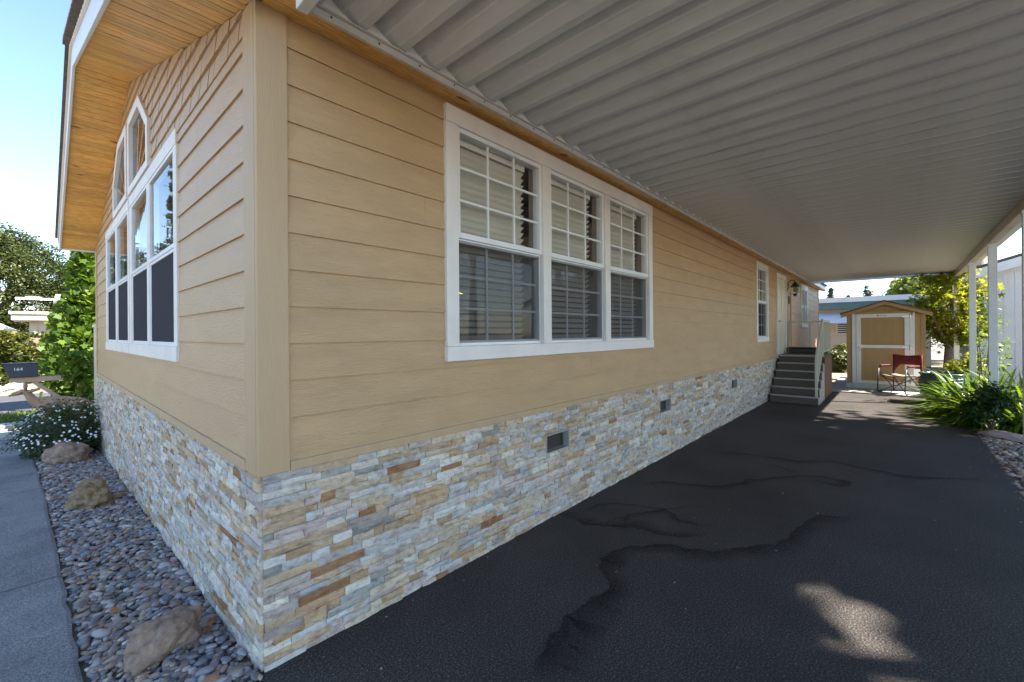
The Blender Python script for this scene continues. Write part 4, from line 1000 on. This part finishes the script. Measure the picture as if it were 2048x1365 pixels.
# cream building with awning behind
cb = thing('cream_building', 'cream building with teal fascia and white slatted window awning behind the stairs', 'building', (27, .5, 0))
bx = 24.5
m = MB(); m.box(bx, bx+6, -3.2, 9, 0, 2.62); wv = m.build('wall', 'creamwall', cb)
y = 2.6
while y > -3.2: m = MB(); m.box(bx-.02, bx-.001, y-.19, y, .02, 2.55); m.build('siding_panel', 'creamwall', wv); y -= .2
m = MB(); m.box(bx-.5, bx+6.3, -3.6, 9.3, 2.55, 2.86); m.build('fascia', 'teal', cb)
m = MB(); m.box(bx-.56, bx+6.4, -3.66, 9.4, 2.861, 3.08); m.build('roof_edge', 'vinyl', cb)
for i in range(5):
    m = MB(); z = 2.42-.10*i; x = bx-.1-.14*i; p = [(x, z), (x-.16, z-.12), (x-.17, z-.105), (x-.01, z+.015)]; m.prism(p, -.75, 1.6, 1); m.build('awning_slat', 'awning', cb)
m = MB(); m.box(bx-.05, bx-.021, -.62, -.02, 1.42, 2.0); wz = m.build('window', 'vinyl', cb)
for i in range(6): m = MB(); m.box(bx-.06, bx-.0501, -.58, -.06, 1.45+i*.09, 1.45+i*.09+.05); m.build('louvre', 'dark', wz)
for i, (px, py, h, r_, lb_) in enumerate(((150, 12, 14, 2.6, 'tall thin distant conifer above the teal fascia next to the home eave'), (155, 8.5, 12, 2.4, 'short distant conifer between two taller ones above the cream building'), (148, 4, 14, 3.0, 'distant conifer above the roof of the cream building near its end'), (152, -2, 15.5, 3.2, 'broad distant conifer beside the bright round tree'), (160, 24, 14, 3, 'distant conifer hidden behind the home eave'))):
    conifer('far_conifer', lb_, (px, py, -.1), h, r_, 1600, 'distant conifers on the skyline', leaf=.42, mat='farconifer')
# unseen oak added beyond the frame on the sunny side to shade the driveway
holes = [((1.97, -2.10, 0), .27), ((2.35, -1.95, 0), .2), ((2.1, -2.35, 0), .1), ((1.73, -1.05, 0), .10), ((1.73, -1.25, 0), .09), ((2.4, -1.72, 0), .12), ((1.8, -2.22, 0), .12)]  # crown gaps cut along sun rays to shape the driveway sun patches
tree('shade_oak', 'large leafy oak outside the view, added to shade the driveway', 'tree', (6.5, -10.5, 0), (6.3, -9.8, 9.3), (6.7, 3.8, 4.6), 230, 1.35, 42000, .2, 'oak', .38, holes=holes, limbs=24)

# ---------------------------------------------------------------- left side, across the front
mb_ = thing('mailbox', 'navy mailbox numbered 164 on a tan wooden arm', 'mailbox', (-.12, 9.9, -.42))
m = MB(); p = [(-1.12, 1.06), (-.69, 1.06), (-.69, .81), (-1.045, .80)]; m.prism(p, 9.79, 10.01, 1); bx_ = m.build('box', 'navy', mb_, .008)
m = MB(); m.box(-1.13, -.685, 9.78, 10.02, 1.061, 1.067); m.build('lid', 'navy', bx_)
text('164', .08, 'numwhite', bx_, (-.935, 9.7885, .955), Matrix.Rotation(R(90), 3, 'X'), 'number')
m = MB(); m.box(-1.03, -.12, 9.85, 9.95, .71, .799); m.build('arm', 'mailwood', mb_, .005)
m = MB(); m.box(-.17, -.07, 9.86, 9.94, -.5, .709); m.build('post', 'mailwood', mb_, .005)
m = MB(); m.prism([(-.79, .708), (-.71, .708), (-.18, .19), (-.18, .10)], 9.87, 9.93, 1); m.build('brace', 'mailwood', mb_, .004)
# deer statue: one skinned body
def deer():
    t = thing('deer_statue', 'tan painted doe statue standing behind the daisy bush', 'statue', (-.4, 8.95, -.4))
    J = [(-.12, 0, .90, .13, .14), (-.34, 0, .89, .125, .14), (-.52, 0, .87, .115, .145), (-.62, 0, .90, .085, .10), (-.70, 0, .97, .062, .075), (-.735, 0, 1.085, .056, .062), (-.775, 0, 1.13, .060, .064), (-.86, 0, 1.10, .044, .046), (-.95, 0, 1.07, .027, .029)]
    E_ = [(i, i+1) for i in range(8)]
    for s_ in (1, -1):
        for hx, hy, kx, root in ((-.52, .07, -.50, 2), (-.08, .08, -.02, 0)):
            b = len(J); J += [(hx, hy*s_, .62, .06, .055), (kx, hy*s_, .36, .028, .03), (hx, hy*s_, .05, .02, .022)]; E_ += [(root, b), (b, b+1), (b+1, b+2)]
    b = len(J); J += [(.06, 0, .84, .07, .08), (.12, 0, .72, .03, .03)]; E_ += [(0, b), (b, b+1)]
    base = Vector((-.13, 8.95, -.42)); me = bpy.data.meshes.new('body'); me.from_pydata([tuple(base+Vector(j[:3])*.92) for j in J], E_, [])
    o = mesh_obj('body', me, 'deer', t); o.modifiers.new('skin', 'SKIN'); 
    for v, j in zip(me.skin_vertices[0].data, J): v.radius = (j[3]*.92, j[4]*.92)
    me.skin_vertices[0].data[0].use_root = True; sb = o.modifiers.new('sub', 'SUBSURF'); sb.levels = 2; sb.render_levels = 2
    o.modifiers['skin'].use_smooth_shade = True
    def ear(a, b_, w_):
        m = MB(); a = base+Vector(a)*.92; b2 = base+Vector(b_)*.92; d = (b2-a); sd = d.cross(Vector((0, 1, .3))).normalized(); m.tube([a, a.lerp(b2, .35), a.lerp(b2, .7), b2], [.016, w_, w_*.75, .004], 8); m.build('ear', 'deer', t, smooth=True)
    ear((-.765, -.035, 1.14), (-.77, -.07, 1.34), .030); ear((-.74, -.04, 1.12), (-.58, -.12, 1.17), .032)
    V, F = ico(2)
    for pos, r_ in (((-.815, -.044, 1.108), .012), ((-.958, 0, 1.062), .015)):
        m = MB(); c = base+Vector(pos)*.92; m.add([tuple(c+Vector(v)*r_) for v in V], F); m.build('eye' if r_ < .014 else 'nose', 'deerdark', t, smooth=True)
deer()
# daisy bush
t = bush('daisy_bush', 'sprawling bush with small white daisies against the stone skirting', 'shrub', (-.40, 7.75, .02), (.52, .85, .50), 80, .24, 13000, .022, 'daisy', (-.4, 7.8, -.35), 'diamond', 10)
n = 420; d = rng.normal(size=(n, 3)); d[:, 2] = np.abs(d[:, 2])*.9-.15; d[:, 1] -= .5; d /= np.linalg.norm(d, axis=1)[:, None]
fl = np.array((-.38, 7.78, .02))+d*np.array((.55, .9, .54))*rng.uniform(.9, 1.05, n)[:, None]; fl = fl[(fl[:, 0] < -.04) & (fl[:, 2] > -.36)][:190]
fm = MB(); 
for k in range(8):
    a = k*math.pi/4; c1, s1 = math.cos(a), math.sin(a); fm.add([(0, 0, 0), (c1*.013-s1*.0045, s1*.013+c1*.0045, .001), (c1*.016, s1*.016, .0), (c1*.013+s1*.0045, s1*.013-c1*.0045, .001)], [(0, 3, 2, 1)])
fme = fm.mesh('daisy'); fme.materials.append(MT['petal'])
for q in fl:
    o = bpy.data.objects.new('daisy', fme); COL.objects.link(o); o.parent = t; o.matrix_parent_inverse = Matrix.Translation(-t.location); o.location = q
    nn = (Vector(q)-Vector((-.42, 7.75, -.2))).normalized()*.6+Vector((0, -.25, .5)); o.rotation_euler = nn.to_track_quat('Z', 'Y').to_euler(); s_ = random.uniform(.65, 1.1); o.scale = (s_, s_, s_)
# vine on the far corner
vn = thing('grape_vine', 'bright green leafy vine climbing at the far front corner of the home', 'vine', (-.1, 11.1, -.42))
n = 8500; z = -.4+4.0*rng.uniform(0, 1, n)**.95; hw_ = np.interp(z, [-.4, .3, 1.0, 1.9, 2.5, 3.2, 3.6], [.40, .42, .46, .38, .24, .22, .12])
cx_ = np.interp(z, [-.4, 1.0, 1.9, 2.6, 3.6], [-.12, -.13, -.06, .02, .06])
lob = np.sin(z*5.3)*.35+np.sin(z*11+1)*.2
p = np.c_[cx_+hw_*np.clip(rng.normal(size=n)*.55+.3*lob, -1.25, 1.25), 11.0+rng.normal(size=n)*.28, z]
q = np.c_[rng.uniform(-.42, .05, 420), 9.7+rng.normal(size=420)*.1, rng.uniform(.1, 1.25, 420)]; q = q[q[:, 0] > -.42+.25*np.sin(q[:, 2]*4)]
p = np.r_[p, q]
leaves('foliage', p, .058, 'vine', vn, 'lobed', None, .1, .5)
m = MB(); m.tube([(-.1, 11.1, -.45), (-.15, 11.1, .7), (-.05, 11.1, 1.9), (.05, 11.1, 3.4)], [.035, .028, .02, .01], 7); m.tube([(-.05, 11.2, -.45), (-.28, 11.1, .9), (-.3, 11.05, 1.9)], [.02, .016, .006], 6); m.build('stem', 'bark', vn)
# porch roof corner and side panel behind the vine
pp = thing('side_porch', 'white porch roof corner and pale panel behind the climbing vine', 'porch', (1.5, 13, -.42))
m = MB(); m.prism([(-.02, 3.45), (3, 3.45), (3, 3.72), (-.02, 3.6)], 12.4, 14.6, 1); m.build('roof', 'white', pp)
m = MB(); m.box(-.10, -.0205, 12.3, 14.7, 3.40, 3.75); m.build('fascia', 'vinyl', pp)
m = MB(); m.box(.25, .35, 12.5, 12.6, -.5, 3.449); m.build('post', 'vinyl', pp)
for i in range(11): m = MB(); m.box(.04, .06, 8.35+.1*i, 8.443+.1*i, -.5, 1.72); m.build('panel_board', 'creamwall', pp)
m = MB(); m.box(.02, .08, 8.34, 9.46, 1.721, 1.77); m.build('panel_cap', 'vinyl', pp)
# hedge
hd = thing('hedge', 'dense clipped hedge across the street with sunlit top', 'hedge', (-3, 26, -.42))
n = 26000; hx = rng.uniform(-9, 2.6, n); face = rng.uniform(0, 1, n)
hy = np.where(face < .6, 25+rng.uniform(0, .35, n), 25+rng.uniform(0, 1.6, n)); hz_ = np.where(face < .6, rng.uniform(-.42, 1.75, n), 1.55+rng.uniform(0, .3, n))
lump = .22*np.sin(hx*1.9)+.15*np.sin(hx*4.3+1)+.12*np.sin(hz_*4+hx*2.3); hy = hy-lump*1.3; hz_ = np.where(face < .6, hz_, hz_+lump*.7)
leaves('foliage', np.c_[hx, hy, hz_], .085, 'hedge', hd, 'oval', None, .4, .4)
m = MB(); m.box(-9, 2.5, 25.5, 26.4, -.42, 1.5)
for i in range(16): m.tube([(-8.8+i*.75, 25.4, -.45), (-8.7+i*.75, 25.5, 1.2)], [.05, .02], 6)
m.build('stems', 'bark', hd)
for i, (x, y, s_) in enumerate(((-2.2, 20.6, .25), (-1.7, 21.4, .3), (-2.9, 22, .22), (-.9, 21.0, .2), (-1.3, 22.4, .28))):
    rock('verge_rock', ['squat grey rock next to the largest verge rock', 'largest rounded grey rock on the gravel verge', 'grey verge rock standing apart near the hedge foot', 'smallest grey rock on the gravel verge', 'rounded grey rock tucked closest under the hedge'][i], (x, y, -.42+s_*.3), (s_, s_*.9, s_*.6), 'concrete2', 20+i, .25, i, 'rock', 'rocks on the gravel verge')
# cream flat-roofed carport building across the street
lb = thing('cream_garage', 'cream flat-roofed garage behind the hedge', 'building', (1, 35, -.42))
m = MB(); m.box(-1.0, 6, 33, 37, -.42, 2.55); wq = m.build('wall', 'garage', lb)
for i in range(16): m = MB(); m.box(-.98+i*.32, -.98+i*.32+.3, 32.975, 32.999, -.4, 2.3); m.build('siding_panel', 'garage', wq)
m = MB(); m.box(-1.62, 6.4, 32.4, 37.4, 2.45, 2.78); m.build('fascia', 'garage', lb)
m = MB(); m.box(-1.70, 6.5, 32.3, 37.5, 2.781, 2.9); m.build('roof_edge', 'vinyl', lb)
wb = thing('white_house_across', 'white house with flat overhanging eave rising behind the vine', 'house', (3, 41, -.42))
m = MB(); m.box(.9, 8, 39, 44, -.42, 3.6); m.build('wall', 'white', wb)
m = MB(); m.box(.1, 8.4, 38.4, 44.4, 3.95, 4.3); m.box(.4, 8.2, 38.7, 44.2, 3.6, 3.949); m.build('eave', 'vinyl', wb, .02)
ub = thing('street_beam', 'thin white overhead beam projecting from the white house', 'beam', (-.6, 38.9, 3.5))
m = MB(); m.box(-1.62, 1.2, 38.8, 38.9, 3.92, 4.04); m.build('bar', 'vinyl', ub); m = MB(); m.box(-1.2, -.5, 38.75, 38.95, 4.041, 4.1); m.build('lamp_head', 'vinyl', ub)
lh = thing('blue_house', 'pale blue house with white eave beyond the hedge', 'house', (-6, 40, -.42))
m = MB(); m.box(-9, -2.1, 38, 43, -.42, 1.9); m.build('wall', 'lightblue', lh)
m = MB(); m.prism([(-9.6, 2.0), (-1.6, 2.0), (-2.6, 2.6), (-8.6, 2.6)], 37.4, 43.5, 1); m.build('roof', 'vinyl', lh)
for i in range(3): m = MB(); m.box(-3.9-i*1.4, -3.0-i*1.4, 37.95, 37.999, .8, 1.7); m.build('window', 'vinyl', lh)
# trees across the street
oaks = [((-3, 60, 0), (-3.5, 60, 6.2), (6.5, 4.5, 6.2), 'broad dark oak rising behind the cream garage'), ((6, 66, 0), (6, 66, 5.2), (6, 4, 5), 'olive green oak beyond the climbing vine'), ((-16, 58, 0), (-16, 58, 5.5), (6.5, 4.5, 5.5), 'dense oak beyond the pale blue house'), ((-28, 55, 0), (-28, 55, 6), (7, 5, 6), 'spreading oak at the far end of the street'), ((18, 70, 0), (18, 70, 5), (8, 5, 5), 'wide oak standing behind the home')]
for oi, (b_, c_, r_, lb_) in enumerate(oaks): tree('oak_tree', lb_, 'tree', (b_[0], b_[1], -.5), c_, r_, 190, 1.3, 60000 if oi < 2 else 26000, .115 if oi < 2 else .17, 'oak', .45, group='trees across the street', limbs=14)
for i, (x, y, h) in enumerate(((-9.2, 52, 20), (-12.5, 54, 24), (-19, 62, 22))):
    conifer('tall_conifer', ['tall redwood standing between the broad oak and the blue house oak', 'tallest redwood of the group across the street', 'redwood standing behind the blue house oak'][i], (x, y, -.5), h, 3.6, 9000, 'redwoods across the street', leaf=.28)
